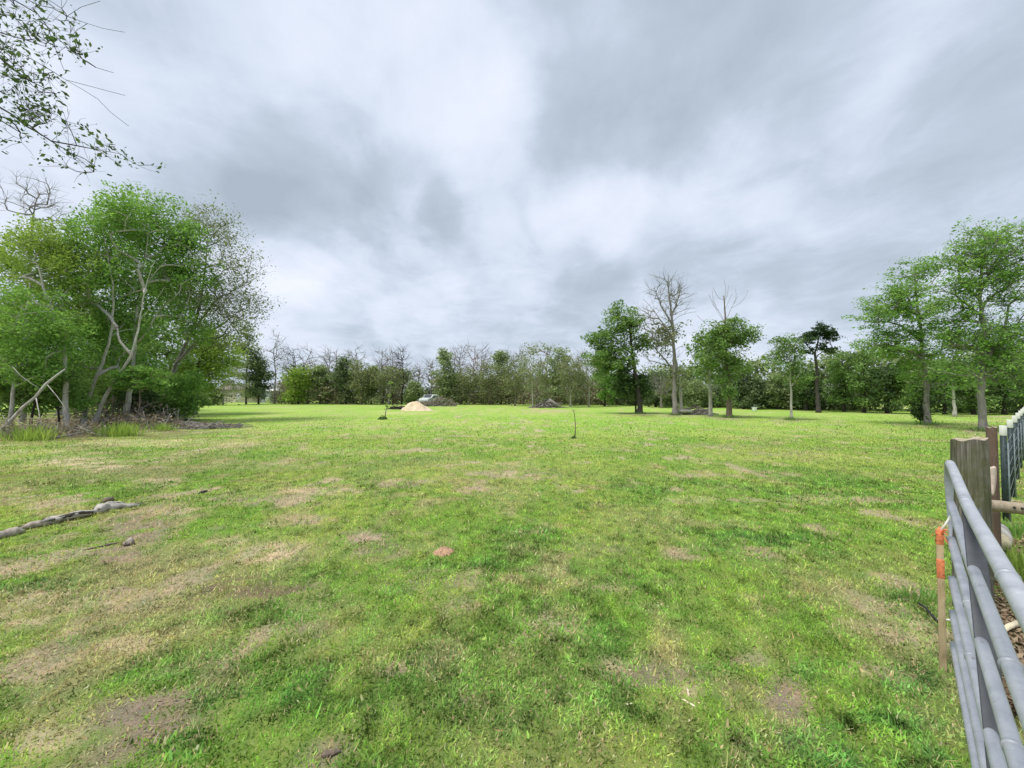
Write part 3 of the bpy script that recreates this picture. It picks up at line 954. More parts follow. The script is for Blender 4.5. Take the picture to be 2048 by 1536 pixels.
# ---- overhanging tree: trunk stands outside the frame, twigs reach in at top left
Yo = 7.2
def o_(u, v, dy=0.0):
    return at(u, v, Yo + dy)
ob = Vector((-12.2, 7.6, 0))
trunk = [Vector((0, 0, -.1)), Vector((.1, 0, 2.0)), Vector((.3, -.1, 4.2)), Vector((.5, -.1, 6.2)), Vector((.6, 0, 8.0)), Vector((.5, .1, 9.6))]
def ol(lst):
    return [o_(*p) - ob for p in lst]
olimbs = [
    [trunk[4]] + ol([(-190, -90, .2), (-60, -32, .1), (60, 0, 0), (130, 26, 0), (200, 62, .1), (250, 60, .2)]),
    [trunk[4]] + ol([(-200, -60, .6), (-60, -45, .4), (40, 5, .3), (100, 55, .3), (150, 110, .3), (180, 136, .3), (226, 142, .3)]),
    [trunk[3]] + ol([(-200, 20, -.2), (-60, 55, -.2), (0, 85, -.1), (60, 115, -.1), (140, 165, -.1), (200, 200, 0), (258, 252, .1)]),
    [trunk[3]] + ol([(-200, 110, .3), (-60, 175, .3), (0, 212, .3), (60, 255, .2), (115, 290, .2), (160, 320, .2), (190, 345, .2)]),
    ol([(-60, 55, -.2), (0, 120, 0), (60, 165, .1), (110, 188, .2)]),
    ol([(115, 290, .2), (150, 292, .1), (190, 300, 0), (240, 306, 0)]),
    ol([(130, 26, 0), (150, 20, 0), (200, 3, 0)]), ol([(150, 40, 0), (148, 62, 0), (145, 70, 0)]),
    ol([(140, 165, -.1), (190, 182, -.1), (250, 190, 0)]), ol([(100, 55, .3), (112, 95, .2), (128, 140, .2)]),
    ol([(-60, 175, .3), (0, 245, .2), (40, 262, .2)]), ol([(-60, 55, -.2), (0, 62, 0), (40, 78, 0), (90, 92, 0)]),
]
spots = [(85, 80, 12, 8, 4), (105, 165, 12, 12, 5), (75, 178, 14, 10, 5), (62, 235, 18, 14, 9), (95, 240, 14, 9, 7), (20, 105, 22, 16, 8), (8, 190, 14, 14, 6),
         (150, 108, 14, 8, 6), (165, 322, 12, 8, 5), (185, 295, 10, 6, 4), (235, 308, 10, 6, 3), (5, 5, 26, 12, 6), (30, 42, 22, 14, 6), (60, 62, 20, 12, 5),
         (140, 335, 8, 6, 3), (130, 240, 14, 8, 4), (40, 215, 25, 20, 7), (60, 135, 20, 14, 5), (130, 25, 14, 8, 4), (20, 275, 18, 8, 3), (25, 150, 20, 12, 5), (100, 40, 20, 12, 4),
         (-80, 20, 60, 60, 14), (-90, 180, 60, 70, 14), (10, 235, 18, 14, 5)]
oblobs = []
for (u, v, ru, rv, n) in spots:
    c = o_(u, v) - ob
    oblobs.append((c.x, c.y, c.z, ru * Yo / F_PX, .4, rv * Yo / F_PX, n))
oblobs += [(.5, .3, 9.5, 2.2, 2.2, 1.6, 40), (-1.5, .5, 7.5, 2.0, 2.0, 1.6, 30)]
mb, tips, td = grow([tuple(p) for p in trunk], .26, .08, oblobs, [[tuple(p) for p in L] for L in olimbs], 3.0, .0038, .10)
oroot = empty('overhanging_tree', tuple(ob), 'tree whose dark thin twigs with small leaves hang into the top left corner', 'tree')
tm = MB()
ext = twig_mesh(tm, tips, td, 3, .30, .0035)
tm.build('twigs', M['bark_dark'], oroot)['kind'] = 'stuff'
mb.build('trunk', M['bark_dark'], oroot)
src = np.concatenate([tips, ext[::2]])
idx = RNG.integers(0, len(src), len(tips) * 10)
c_ = src[idx] + RNG.normal(0, .045, (len(idx), 3))
v_, q_ = leaf_quads(c_, .072, .2, .55)
link('crown', np_mesh('crown', v_, q_), M['leaf_dark'], oroot)['kind'] = 'stuff'

# ---- free standing trees in the field, right half -------------------------------
px_tree('field_tree', 'leafy oak like tree with dark squat base, leftmost of the standing field trees', (1280, 828),
        [(1280, 828), (1279, 800), (1274, 760), (1266, 715), (1262, 670), (1258, 640)], .26, .07,
        [(1252, 650, 38, 34, 60), (1208, 684, 28, 20, 30), (1240, 715, 36, 24, 34), (1285, 690, 18, 36, 14), (1205, 725, 28, 26, 24)],
        M['bark_dark'], M['leaf_mid'], 100, .16, .36, skirt=.22, limbs_px=[[(1268, 730, 0), (1235, 700), (1205, 682)]], twigs=1, twig_l=.7)
px_tree('shrub', 'dense dark green shrub wrapped round the squat trunk of the leftmost field tree', (1272, 827),
        [(1272, 827), (1272, 812), (1272, 790)], .1, .05,
        [(1270, 778, 38, 30, 70), (1255, 760, 30, 26, 30)], M['bark_dark'], M['leaf_dark'], 58, .2, .46, cat='shrub', Y=36.5)
px_tree('bare_tree', 'tallest bare tree with straight trunk and fine leafless crown in the field', (1350, 830),
        [(1350, 830), (1351, 780), (1350, 720), (1349, 660), (1344, 620), (1340, 580), (1338, 548)], .24, .03,
        [(1335, 590, 36, 46, 50), (1310, 640, 32, 40, 36), (1358, 600, 20, 45, 20), (1325, 700, 40, 40, 24)],
        M['bark_grey'], None, 0, .2, .5, skirt=.22, limbs_px=[[(1349, 680, 0), (1325, 650), (1300, 610), (1290, 595)], [(1349, 740, 0), (1320, 705), (1300, 670)],
                                                  [(1345, 630, 0), (1360, 600), (1368, 565)], [(1347, 650, 0), (1325, 610), (1312, 575)]],
        twigs=4, twig_l=1.0, twig_r=.012, tip_r=.018, jitter=.06)
px_tree('field_tree', 'thin tree with sparse pale leaves pressed against the tallest bare tree', (1362, 829),
        [(1362, 829), (1362, 780), (1356, 730), (1345, 690)], .16, .04,
        [(1335, 665, 26, 22, 18), (1320, 690, 26, 26, 14), (1350, 760, 22, 24, 14)], M['bark_pale'], M['leaf_olive'], 34, .2, .4, twigs=2, twig_l=.7, Y=34.5)
px_tree('field_tree', 'slim straight pale trunk with light crown just left of the bare topped leafy tree', (1421, 832),
        [(1421, 832), (1421, 790), (1419, 750), (1418, 700)], .17, .04,
        [(1418, 725, 24, 40, 30), (1410, 690, 18, 24, 14)], M['bark_pale'], M['leaf_mid'], 50, .2, .42, twigs=1, Y=31.5)
px_tree('field_tree', 'tree with thick round leafy crown below a bare broken top in the field', (1459, 836),
        [(1459, 836), (1457, 790), (1456, 730), (1454, 680), (1452, 630), (1451, 590)], .22, .03,
        [(1455, 670, 36, 28, 60), (1492, 676, 16, 18, 16), (1425, 700, 24, 32, 26), (1460, 725, 32, 34, 34), (1455, 775, 20, 30, 16)],
        M['bark_brown'], M['leaf_mid'], 95, .14, .33, skirt=.22, twigs=1, twig_l=.6,
        limbs_px=[[(1453, 650, 0), (1438, 620), (1430, 598)], [(1453, 640, 0), (1470, 612), (1482, 590)], [(1452, 620, 0), (1444, 595)], [(1452, 620, 0), (1460, 590)],
                  [(1455, 700, 0), (1415, 655), (1392, 632)], [(1453, 645, 0), (1422, 610)],
                  [(1440, 622, 0), (1428, 612), (1418, 590)], [(1466, 618, 0), (1488, 602), (1498, 580)], [(1451, 605, 0), (1440, 588), (1436, 572)], [(1451, 600, 0), (1462, 582), (1470, 565)],
                  [(1451, 596, 0), (1452, 580), (1449, 562)], [(1436, 612, 0), (1430, 590), (1432, 578)], [(1473, 608, 0), (1474, 590), (1480, 574)]])
px_tree('young_tree', 'young tree with thin straight pale trunk and airy cone shaped crown', (1582, 840),
        [(1582, 840), (1582, 810), (1582, 770), (1581, 720), (1580, 680)], .09, .02,
        [(1578, 690, 22, 20, 22), (1575, 725, 36, 20, 32), (1590, 755, 34, 18, 30), (1560, 700, 16, 14, 8)],
        M['bark_pale'], M['leaf_mid'], 85, .10, .30, skirt=.22, twigs=2, twig_l=.5, flat=.4)
px_tree('pine_tree', 'dark pine with flat windswept crown standing at the wood edge', (1637, 822),
        [(1637, 822), (1638, 780), (1637, 740), (1632, 710), (1640, 680), (1645, 662)], .2, .05,
        [(1645, 662, 26, 10, 30), (1665, 675, 16, 8, 12), (1612, 678, 22, 11, 20), (1660, 697, 18, 8, 14), (1615, 700, 14, 8, 8)],
        M['bark_dark'], M['leaf_pine'], 60, .16, .26, twigs=1, twig_l=.5, flat=.4, Y=38, limbs_px=[[(1632, 712, 0), (1655, 695), (1668, 690)], [(1633, 705, 0), (1615, 685), (1605, 678)]])
px_tree('field_tree', 'spreading tree with layered level foliage and slim dark trunk left of the largest tree', (1855, 850),
        [(1855, 850), (1856, 810), (1855, 770), (1850, 720), (1846, 660), (1842, 600), (1838, 540)], .16, .03,
        [(1838, 545, 34, 22, 26), (1822, 585, 50, 18, 32), (1790, 610, 56, 16, 34), (1770, 640, 42, 12, 22), (1840, 625, 50, 18, 28), (1870, 665, 44, 18, 24),
         (1800, 672, 56, 14, 28), (1790, 700, 40, 12, 16), (1870, 715, 40, 22, 20), (1830, 735, 34, 16, 14), (1750, 690, 30, 10, 10), (1866, 770, 44, 26, 18), (1820, 700, 50, 14, 14)],
        M['bark_grey'], M['leaf_bright'], 84, .10, .26, skirt=.22, twigs=3, twig_l=.6, flat=.36, up=.8,
        limbs_px=[[(1847, 680, 0), (1810, 650), (1760, 640)], [(1850, 720, 0), (1800, 695), (1750, 690)], [(1844, 630, 0), (1800, 610), (1750, 600)]])
px_tree('field_tree', 'largest tree with thick grey trunk and wide open crown at the right edge', (1967, 862),
        [(1967, 862), (1967, 820), (1968, 770), (1970, 720), (1968, 660), (1968, 620), (1970, 560), (1978, 510), (1985, 470)], .165, .035,
        [(1975, 500, 50, 44, 44), (2020, 490, 50, 48, 44), (1945, 530, 50, 26, 30), (1930, 570, 56, 16, 30), (2010, 560, 50, 20, 24), (1915, 610, 50, 14, 24),
         (1935, 640, 50, 16, 24), (2000, 600, 40, 14, 14), (1960, 680, 60, 26, 44), (2020, 690, 60, 34, 50), (1925, 690, 36, 22, 18), (2060, 560, 60, 40, 30), (2080, 660, 60, 50, 30),
         (2000, 740, 50, 22, 24), (1950, 735, 60, 24, 22), (2040, 760, 50, 24, 18)],
        M['bark_grey'], M['leaf_bright'], 76, .09, .24, skirt=.22, twigs=4, twig_l=.65, twig_r=.008, flat=.4, up=.8, tip_r=.012,
        limbs_px=[[(1968, 650, 0), (1990, 600), (2030, 570), (2070, 540)], [(1968, 630, 0), (1935, 590), (1895, 560)], [(1970, 600, 0), (1945, 550), (1935, 510)],
                  [(1970, 580, 0), (2000, 530), (2030, 480)], [(1970, 720, 0), (2010, 680), (2030, 610), (2060, 560)], [(1969, 700, 0), (1935, 690), (1890, 690)],
                  [(1975, 540, 0), (1968, 500), (1960, 465)]])
px_tree('shrub', 'dark little shrub at the foot of the spreading layered tree', (1842, 848),
        [(1842, 848), (1842, 840), (1843, 828)], .03, .02, [(1843, 826, 12, 16, 26), (1846, 800, 14, 20, 18)], M['bark_dark'], M['leaf_dark'], 40, .11, .22, cat='shrub', Y=22.9)
px_tree('slim_tree', 'slim pale trunk between the spreading tree and the largest tree', (1911, 833),
        [(1911, 833), (1910, 800), (1908, 770), (1906, 735)], .13, .04, [(1905, 735, 30, 22, 26), (1920, 760, 24, 16, 12)], M['bark_pale'], M['leaf_mid'], 46, .2, .42, Y=31)

# ---- wood edge: individual trees ------------------------------------------------
def edge_tree(name, label, u, vbase, vtop, half, kind, Y=None, bark=None, cat='tree'):
    Y = Y or gnd(u, vbase).y
    sc = max(.55, min(1.25, Y / 60.0))
    h = vbase - vtop
    j = lambda a: float(RNG.normal(0, a))
    if kind == 'bare':
        return px_tree(name, label, (u, vbase), [(u, vbase), (u + j(2), vbase - .4 * h), (u + j(3), vbase - .7 * h), (u + j(4), vtop + .06 * h)], .17, .03,
                       [(u, vtop + .28 * h, half * .8, .26 * h, 30), (u, vtop + .5 * h, half * .9, .22 * h, 18)],
                       bark or M['bark_grey'], None, 0, 0, 0, twigs=4, twig_l=1.3 * sc, twig_r=.016 * sc + .004, tip_r=.022 * sc + .004, cat=cat, Y=Y, jitter=.06)
    if kind == 'scrub':
        return px_tree(name, label, (u, vbase), [(u, vbase), (u + j(2), vbase - .4 * h), (u + j(3), vbase - .8 * h)], .13, .04,
                       [(u, vtop + .34 * h, half, .32 * h, 44), (u + j(6), vtop + .68 * h, half * .95, .28 * h, 26)],
                       bark or M['bark_grey'], M['leaf_olive'], 54, .2 * sc, .6 * sc, twigs=3, twig_l=.95 * sc, twig_r=.012, cat=cat, Y=Y)
    lf = {'green': M['leaf_mid'], 'bright': M['leaf_bright'], 'dark': M['leaf_dark'], 'yellow': M['leaf_yellow'], 'rust': M['leaf_rust']}[kind]
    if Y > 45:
        lf = {'green': M['leaf_far'], 'dark': M['leaf_far_dark']}.get(kind, lf)  # far trees take the leaf copies with haze in their colour
    bl = [(u + j(3), vtop + .24 * h, half * .7, .22 * h, 30), (u - half * .3, vtop + .48 * h, half * .7, .22 * h, 26),
          (u + half * .35, vtop + .52 * h, half * .65, .22 * h, 24), (u + j(5), vtop + .76 * h, half * .9, .2 * h, 24)]
    return px_tree(name, label, (u, vbase), [(u, vbase), (u + j(2), vbase - .4 * h), (u + j(3), vbase - .85 * h)], .16, .04, bl,
                   bark or M['bark_dark'], lf, 58, .25 * sc, .62 * sc, cat=cat, Y=Y)

EDGE = [
    ('woodland_tree', 'dark trunked tree with curved bare crown at the left end of the far tree line', 584, 808, 688, 20, 'bare', 72, 'bark_dark'),
    ('woodland_tree', 'faint bare sapling in the gap right of the far dark tree pair', 548, 808, 655, 18, 'bare', 78, None),
    ('woodland_tree', 'pale yellow green bushy tree at the left of the far tree line', 596, 808, 728, 26, 'yellow', 71, None),
    ('woodland_tree', 'soft green bushy tree beside the yellow green one in the far tree line', 640, 808, 728, 26, 'green', 73, None),
    ('woodland_tree', 'thin bare tree sticking up behind the soft green bush', 654, 808, 688, 18, 'bare', 76, None),
    ('woodland_tree', 'rounded dark evergreen standing highest left of the sand pile', 692, 808, 706, 32, 'dark', 72, None),
    ('woodland_tree', 'brownish leafless scrub tree before the dark evergreen', 722, 808, 716, 20, 'scrub', 70, 'bark_brown'),
    ('woodland_tree', 'narrow green tree between brown scrub and the bare pair', 742, 808, 730, 17, 'green', 72, None),
    ('woodland_tree', 'grey bare tree, left one of the pair above the far sapling', 766, 808, 694, 20, 'bare', 74, None),
    ('woodland_tree', 'olive scrub tree directly behind the far sapling', 778, 808, 735, 26, 'scrub', 70, None),
    ('woodland_tree', 'dark bare tree, right one of the pair above the sand pile', 803, 808, 688, 20, 'bare', 71, 'bark_dark'),
    ('woodland_tree', 'wispy bare tree in the bright gap above the sand pile', 836, 808, 722, 18, 'bare', 76, None),
    ('shrub', 'blue green low shrub behind the sand pile', 830, 809, 762, 18, 'green', 70, None),
    ('woodland_tree', 'cone shaped green tree right of the bright gap in the tree line', 893, 809, 698, 26, 'green', 70, None),
    ('woodland_tree', 'tall thin bare tree behind the cone shaped green tree', 922, 809, 684, 18, 'bare', 75, None),
    ('woodland_tree', 'pinkish grey bare tree at the middle of the far tree line', 948, 809, 684, 20, 'bare', 76, 'bark_rust'),
    ('woodland_tree', 'olive scrub tree below the pinkish bare tree', 938, 809, 736, 26, 'scrub', 69, None),
    ('woodland_tree', 'brown grey scrub tree right of the pinkish bare tree', 978, 809, 722, 24, 'scrub', 68, 'bark_brown'),
    ('woodland_tree', 'small topped grey green tree standing above the middle scrub', 1003, 809, 698, 20, 'green', 73, None),
    ('woodland_tree', 'greenish scrub tree left of the pale trunked tree at the brush heap', 1030, 811, 716, 24, 'scrub', 62, None),
    ('woodland_tree', 'wide greyish tree with pale trunk left of the grey brush heap', 1066, 816, 690, 34, 'scrub', 54, 'bark_pale'),
    ('woodland_tree', 'broad airy green tree behind the grey brush heap', 1112, 810, 682, 40, 'green', 64, None),
    ('woodland_tree', 'pale straight trunk with grey weeping crown behind the field sapling', 1141, 815, 712, 24, 'scrub', 55, 'bark_pale'),
    ('woodland_tree', 'olive crowned tree with pale trunk right of the field sapling', 1178, 814, 704, 32, 'scrub', 56, 'bark_pale'),
    ('woodland_tree', 'bright green tree left of the leftmost field tree', 1210, 811, 690, 26, 'bright', 60, None),
    ('woodland_tree', 'low dark green tree in the gap right of the leftmost field tree', 1312, 812, 745, 34, 'dark', 56, None),
    ('woodland_tree', 'soft green tree low behind the tallest bare tree', 1345, 813, 752, 30, 'green', 54, None),
    ('woodland_tree', 'low green tree between the tallest bare tree and the bare topped leafy tree', 1392, 815, 760, 30, 'green', 52, None),
    ('woodland_tree', 'dark tree directly right of the bare topped leafy tree', 1488, 818, 738, 28, 'dark', 48, None),
    ('woodland_tree', 'dark low tree above the small white bucket', 1522, 818, 752, 28, 'dark', 47, None),
    ('woodland_tree', 'greyish green tree left of the young cone crowned tree', 1556, 820, 745, 26, 'green', 46, None),
    ('woodland_tree', 'dark green tree under the pine crown', 1612, 823, 728, 32, 'dark', 43, None),
    ('woodland_tree', 'mid green cypress like tree just right of the pine', 1688, 826, 700, 34, 'green', 40, None),
    ('woodland_tree', 'pointed light green tree between the pine and the spreading tree', 1728, 828, 678, 34, 'green', 38, None),
    ('woodland_tree', 'dark bushy tree left behind the spreading layered tree', 1775, 829, 722, 36, 'dark', 36.5, None),
    ('woodland_tree', 'green bushy tree directly behind the spreading layered tree', 1826, 830, 735, 34, 'green', 35.5, None),
    ('woodland_tree', 'dark bushy tree behind the slim pale trunk', 1890, 831, 718, 38, 'dark', 34.5, None),
    ('woodland_tree', 'green tree behind the trunk of the largest tree', 1948, 831, 720, 40, 'green', 34.5, None),
    ('woodland_tree', 'dark tree above the fence posts at the right edge', 2010, 831, 712, 44, 'dark', 34.5, None),
    ('woodland_tree', 'full green tree cut off by the right edge of the photo', 2075, 831, 690, 46, 'green', 34.5, None),
    ('woodland_tree', 'spreading green tree, left one of the two with dark trunks beside the far house', 492, 808, 632, 38, 'green', 72, None),
    ('woodland_tree', 'darker tree, right one of the two with dark trunks beside the far house', 517, 808, 690, 24, 'dark', 72, None),
    ('woodland_tree', 'greyish budding tree in front of the far beige house', 446, 810, 705, 34, 'scrub', 66, 'bark_pale'),
    ('woodland_tree', 'leafless tree between the yellow green bush and the soft green bush', 615, 809, 696, 20, 'bare', 74, 'bark_brown'),
    ('woodland_tree', 'leafless tree rising behind the left shoulder of the dark evergreen', 672, 809, 694, 20, 'bare', 75, None),
    ('woodland_tree', 'leafless tree rising behind the right shoulder of the dark evergreen', 712, 809, 690, 20, 'bare', 76, None),
    ('woodland_tree', 'short leafless tree filling the gap between the bare pair', 786, 809, 700, 20, 'bare', 73, 'bark_brown'),
    ('woodland_tree', 'leafless tree on the right side of the bright gap', 862, 809, 716, 20, 'bare', 75, None),
    ('woodland_tree', 'leafless tree leaning out of the cone shaped green tree', 906, 809, 694, 20, 'bare', 73, None),
    ('woodland_tree', 'leafless tree just right of the pinkish bare tree', 966, 809, 692, 20, 'bare', 75, 'bark_brown'),
    ('woodland_tree', 'leafless tree left of the greenish scrub at the middle', 1018, 809, 694, 20, 'bare', 74, None),
    ('woodland_tree', 'leafless tree above the pale trunked tree at the brush heap', 1046, 809, 690, 20, 'bare', 72, None),
    ('woodland_tree', 'leafless tree poking through the broad airy green tree', 1092, 809, 686, 20, 'bare', 70, 'bark_brown'),
    ('woodland_tree', 'leafless tree between the two pale trunked trees right of centre', 1160, 809, 694, 20, 'bare', 68, None),
    ('woodland_tree', 'low leafless tree between the first field tree and the tallest bare tree', 1322, 809, 742, 20, 'bare', 52, None),
    ('shrub', 'low green shrub at the left corner of the far beige house', 418, 811, 768, 24, 'green', 64, None),
]
for (nm, lb, u, vb, vt, hf, kd, Y, bk) in EDGE:
    edge_tree(nm, lb, u, vb, vt, hf, kd, Y, M[bk] if bk else None, 'shrub' if nm == 'shrub' else 'tree')

# ---- the wood behind, one mass ----------------------------------------------------
def mass(name, label, line, n, hlo, hhi, leaf, size, depth, cat, gap=()):
    """foliage mass along a ground line given in world metres"""
    line = np.array(line, float)
    s = np.concatenate([[0], np.cumsum(np.linalg.norm(np.diff(line, axis=0), axis=1))])
    k = int(s[-1] / 1.1)
    cs = RNG.uniform(0, s[-1], k * 5)
    c = np.stack([np.interp(cs, s, line[:, 0]), np.interp(cs, s, line[:, 1])], -1)
    c += RNG.normal(0, 1, c.shape) * [1.0, depth * .4]
    hh = hlo + (hhi - hlo) * vnoise(cs * .16, cs * 0 + 2.5, 61) * RNG.uniform(.75, 1.15, len(cs))
    if len(gap):
        ang = c[:, 0] / c[:, 1] * F_PX + CX
        keep = np.ones(len(c), bool)
        for (a, b) in gap:
            keep &= ~((ang > a) & (ang < b))
        c, hh = c[keep], hh[keep]
    z = hh * RNG.uniform(0.02, 1, len(c)) ** .8
    per = n // len(c)
    cen = np.repeat(np.stack([c[:, 0], c[:, 1], z], -1), per, axis=0) + RNG.normal(0, 1, (per * len(c), 3)) * [.75, .75, .55]
    cen = cen[cen[:, 2] > .02]
    v, q = leaf_quads(cen, size)
    o = link(name, np_mesh(name, v, q), leaf)
    return tag(o, label, cat, kind='stuff')

mass('distant_woods', 'continuous green wood behind the far trees', [(-130, 84), (-60, 86), (-20, 86), (10, 84), (26, 72), (34, 52), (44, 43), (70, 43)], 80000, 4.0, 8.6,
     M['leaf_far'], .5, 5, 'wood', gap=((402, 568), (822, 868)))
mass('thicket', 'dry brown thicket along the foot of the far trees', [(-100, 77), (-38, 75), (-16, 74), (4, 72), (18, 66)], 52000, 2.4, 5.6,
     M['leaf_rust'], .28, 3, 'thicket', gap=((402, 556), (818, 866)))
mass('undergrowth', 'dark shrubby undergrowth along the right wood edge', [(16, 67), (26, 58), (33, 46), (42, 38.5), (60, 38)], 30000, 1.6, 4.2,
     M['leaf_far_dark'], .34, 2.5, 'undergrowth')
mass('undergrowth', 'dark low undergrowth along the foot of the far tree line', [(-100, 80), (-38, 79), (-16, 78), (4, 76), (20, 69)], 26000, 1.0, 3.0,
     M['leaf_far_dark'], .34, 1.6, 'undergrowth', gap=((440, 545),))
mass('grove_backing', 'dense green growth behind the left grove', [(-70, 40), (-46, 40), (-37, 41)], 44000, 7.0, 13.0, M['leaf_mid'], .38, 4, 'wood')

# ------------------------------------------------------------------ simple paint helper
def solid(name, color, rough=.6, metal=0.0, var=.25, scale=12.0, bump=0.0, spec=.5):
    m, t, out = new_mat(name)
    oc = t.node('ShaderNodeTexCoord').outputs['Object']
    n = t.noise(oc, scale, 4, .6)
    c = t.ramp(n, [(.3, tuple(x * (1 - var) for x in color)), (.7, tuple(min(1, x * (1 + var)) for x in color))])
    principled(t, out, c, rough, metal, bump=n if bump else None, bump_s=bump, bump_d=.01, spec=spec)
    return m

# ------------------------------------------------------------------ tube gate
m, t, out = new_mat('gate_paint')
oc = t.node('ShaderNodeTexCoord').outputs['Object']
n1_ = t.noise(oc, 9.0, 8, .72)
n2_ = t.noise(oc, 55, 3, .6)
c = t.ramp(n1_, [(.3, (.275, .292, .325)), (.5, (.385, .402, .438)), (.72, (.48, .492, .515))])
c = t.mix(t.ramp(n2_, [(.66, (0, 0, 0)), (.74, (.55, .55, .55))]), c, (.56, .57, .58, 1))
rst = t.noise(oc, 21, 5, .7)
c = t.mix(t.ramp(rst, [(.63, (0, 0, 0)), (.70, (.7, .7, .7))]), c, (.20, .155, .115, 1))
principled(t, out, c, t.math('ADD', t.math('MULTIPLY', n1_, .45), .25), .15, bump=n2_, bump_s=.12, bump_d=.002)
M['gate'] = m
M['gate_dark'] = solid('brace_shade_and_hinge', (.060, .065, .075), .55, .1, .2, 20)  # braces: their shaded face is put into the colour; hinges share the tone
GF = np.array([2.845, 2.62])            # far end, next to the wooden post
GD = np.array([-0.7009, -0.7133])        # runs toward and past the right of the camera
GN = np.array([-0.7133, 0.7009])         # field side
def gp(s, z, n=0.0):
    p = GF + GD * s + GN * n
    sag = min(max(s / 1.3, 0), 1)
    return (p[0], p[1], z - .075 * sag * (3 - 2 * sag) * sag * max(0, (z - .3)) / .95)
gate = empty('tube_gate', gp(0, 0), 'grey painted six rail tubular metal gate at the right edge', 'gate')
g0 = np.array(gp(0, 0))
def gpart(name, pts, r, mat, sides=14):
    mb = MB()
    mb.tube(np.array(pts) - g0, r, sides)
    return mb.build(name, mat, gate)
HT, LEN = [1.255, .995, .755, .50, .285, .085], 4.1
rc = .13
top = [gp(0, .12), gp(0, .6), gp(0, HT[0] - rc)] + [gp(rc * (1 - math.cos(a)), HT[0] - rc + rc * math.sin(a)) for a in np.linspace(.2, math.pi / 2, 7)]
top += [gp(s, HT[0]) for s in np.linspace(.3, LEN - rc, 24)]
top += [gp(LEN - rc + rc * math.sin(a), HT[0] - rc + rc * math.cos(a)) for a in np.linspace(.2, math.pi / 2, 7)] + [gp(LEN, .6), gp(LEN, .12)]
gpart('outer_frame', top, .0225, M['gate'], 16)
for z in HT[1:]:
    gpart('rail', [gp(s, z) for s in np.linspace(.012, LEN - .012, 26)], .0205, M['gate'])
ang = math.atan2(GD[1], GD[0])
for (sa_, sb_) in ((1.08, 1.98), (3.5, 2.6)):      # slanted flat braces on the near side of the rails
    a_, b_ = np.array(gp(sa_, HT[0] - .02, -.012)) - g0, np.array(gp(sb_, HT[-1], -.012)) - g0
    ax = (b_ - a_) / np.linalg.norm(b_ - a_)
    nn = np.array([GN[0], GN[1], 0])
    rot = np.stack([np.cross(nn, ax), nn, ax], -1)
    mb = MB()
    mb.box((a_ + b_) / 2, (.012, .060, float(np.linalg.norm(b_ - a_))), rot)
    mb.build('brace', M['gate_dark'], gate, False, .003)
# weld collars on the rails and a chain link at the post
for z in HT[:4]:
    for s_ in (1.06, 2.1):
        gpart('weld_collar', [gp(s_, z), gp(s_ + .012, z)], .0245, M['gate'], 14)
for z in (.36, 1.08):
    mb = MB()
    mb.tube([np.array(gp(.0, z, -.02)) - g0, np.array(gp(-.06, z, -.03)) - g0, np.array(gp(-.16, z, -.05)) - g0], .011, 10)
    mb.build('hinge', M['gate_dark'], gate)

# ------------------------------------------------------------------ timber posts
m, t, out = new_mat('weathered_post')
oc = t.node('ShaderNodeTexCoord').outputs['Object']
gr = t.noise(t.mapping(oc, (1, 1, .07)), 46, 5, .65, .6)
bl = t.noise(oc, 5.5, 4, .6)
c = t.ramp(gr, [(.30, (.045, .038, .030)), (.5, (.150, .135, .112)), (.72, (.34, .315, .275))])
c = t.mix(t.ramp(bl, [(.42, (0, 0, 0)), (.62, (.75, .75, .75))]), c, (.100, .108, .044, 1))
c = t.mix(t.ramp(t.noise(oc, 11, 3), [(.60, (0, 0, 0)), (.72, (.4, .4, .4))]), c, (.34, .315, .26, 1))
principled(t, out, c, .93, bump=gr, bump_s=.9, bump_d=.012, spec=.15)
M['post'] = m
def timber_post(name, label, p, h, r, mat, lean=(0, 0), slope=.02, rings=34, sides=28):
    root = empty(name, (p[0], p[1], gzf(p[0], p[1])), label, 'post')
    z = np.linspace(-.15, h, rings)
    th = np.arange(sides) * 2 * math.pi / sides
    T, Z = np.meshgrid(th, z)
    rr = r * (1 + .05 * (fbm(T * 2.2 + 5, Z * 1.2, 201, 3) - .5) * 2 + .035 * np.sin(T * 3 + 1.3) - .05 * (Z / h) ** 3)
    groove = np.clip(fbm(np.cos(T) * 4 + 9, np.sin(T) * 4 + Z * .25, 305, 2) - .62, 0, 1) * .5
    rr = rr * (1 - groove)
    X = rr * np.cos(T) + lean[0] * Z
    Yv = rr * np.sin(T) + lean[1] * Z
    Zt = Z + np.where(Z >= h - 1e-6, slope * np.cos(T + .6) + .008 * np.sin(T * 5), 0)
    v = np.stack([X, Yv, Zt], -1).reshape(-1, 3)
    i, j = np.meshgrid(np.arange(rings - 1), np.arange(sides), indexing='ij')
    j2 = (j + 1) % sides
    q = np.stack([i * sides + j, i * sides + j2, (i + 1) * sides + j2, (i + 1) * sides + j], -1).reshape(-1, 4)
    cidx = len(v)
    v = np.vstack([v, [lean[0] * h, lean[1] * h, h - .004]])
    k = np.arange(sides)
    link('shaft', np_mesh('shaft', v, q, True), mat, root)
    ve = np.vstack([v[(rings - 1) * sides:rings * sides], v[-1]])
    link('end_grain', np_mesh('end_grain', ve, np.stack([k, (k + 1) % sides, np.full(sides, sides)], -1)), M['endgrain'], root)
    return root
M['endgrain'] = solid('end_grain', (.36, .31, .22), .9, 0, .35, 30, .5, .2)
PP = gnd(1948, 1224)
timber_post('gate_post', 'thick weathered mossy round timber post at the end of the gate', (PP.x, PP.y), 1.335, .107, M['post'], (.004, 0), .012)
M['brown_post'] = bark_mat('brown_post', (.105, .070, .052), (.205, .145, .108), 9)
P2 = at(1988, 1010, 3.95)
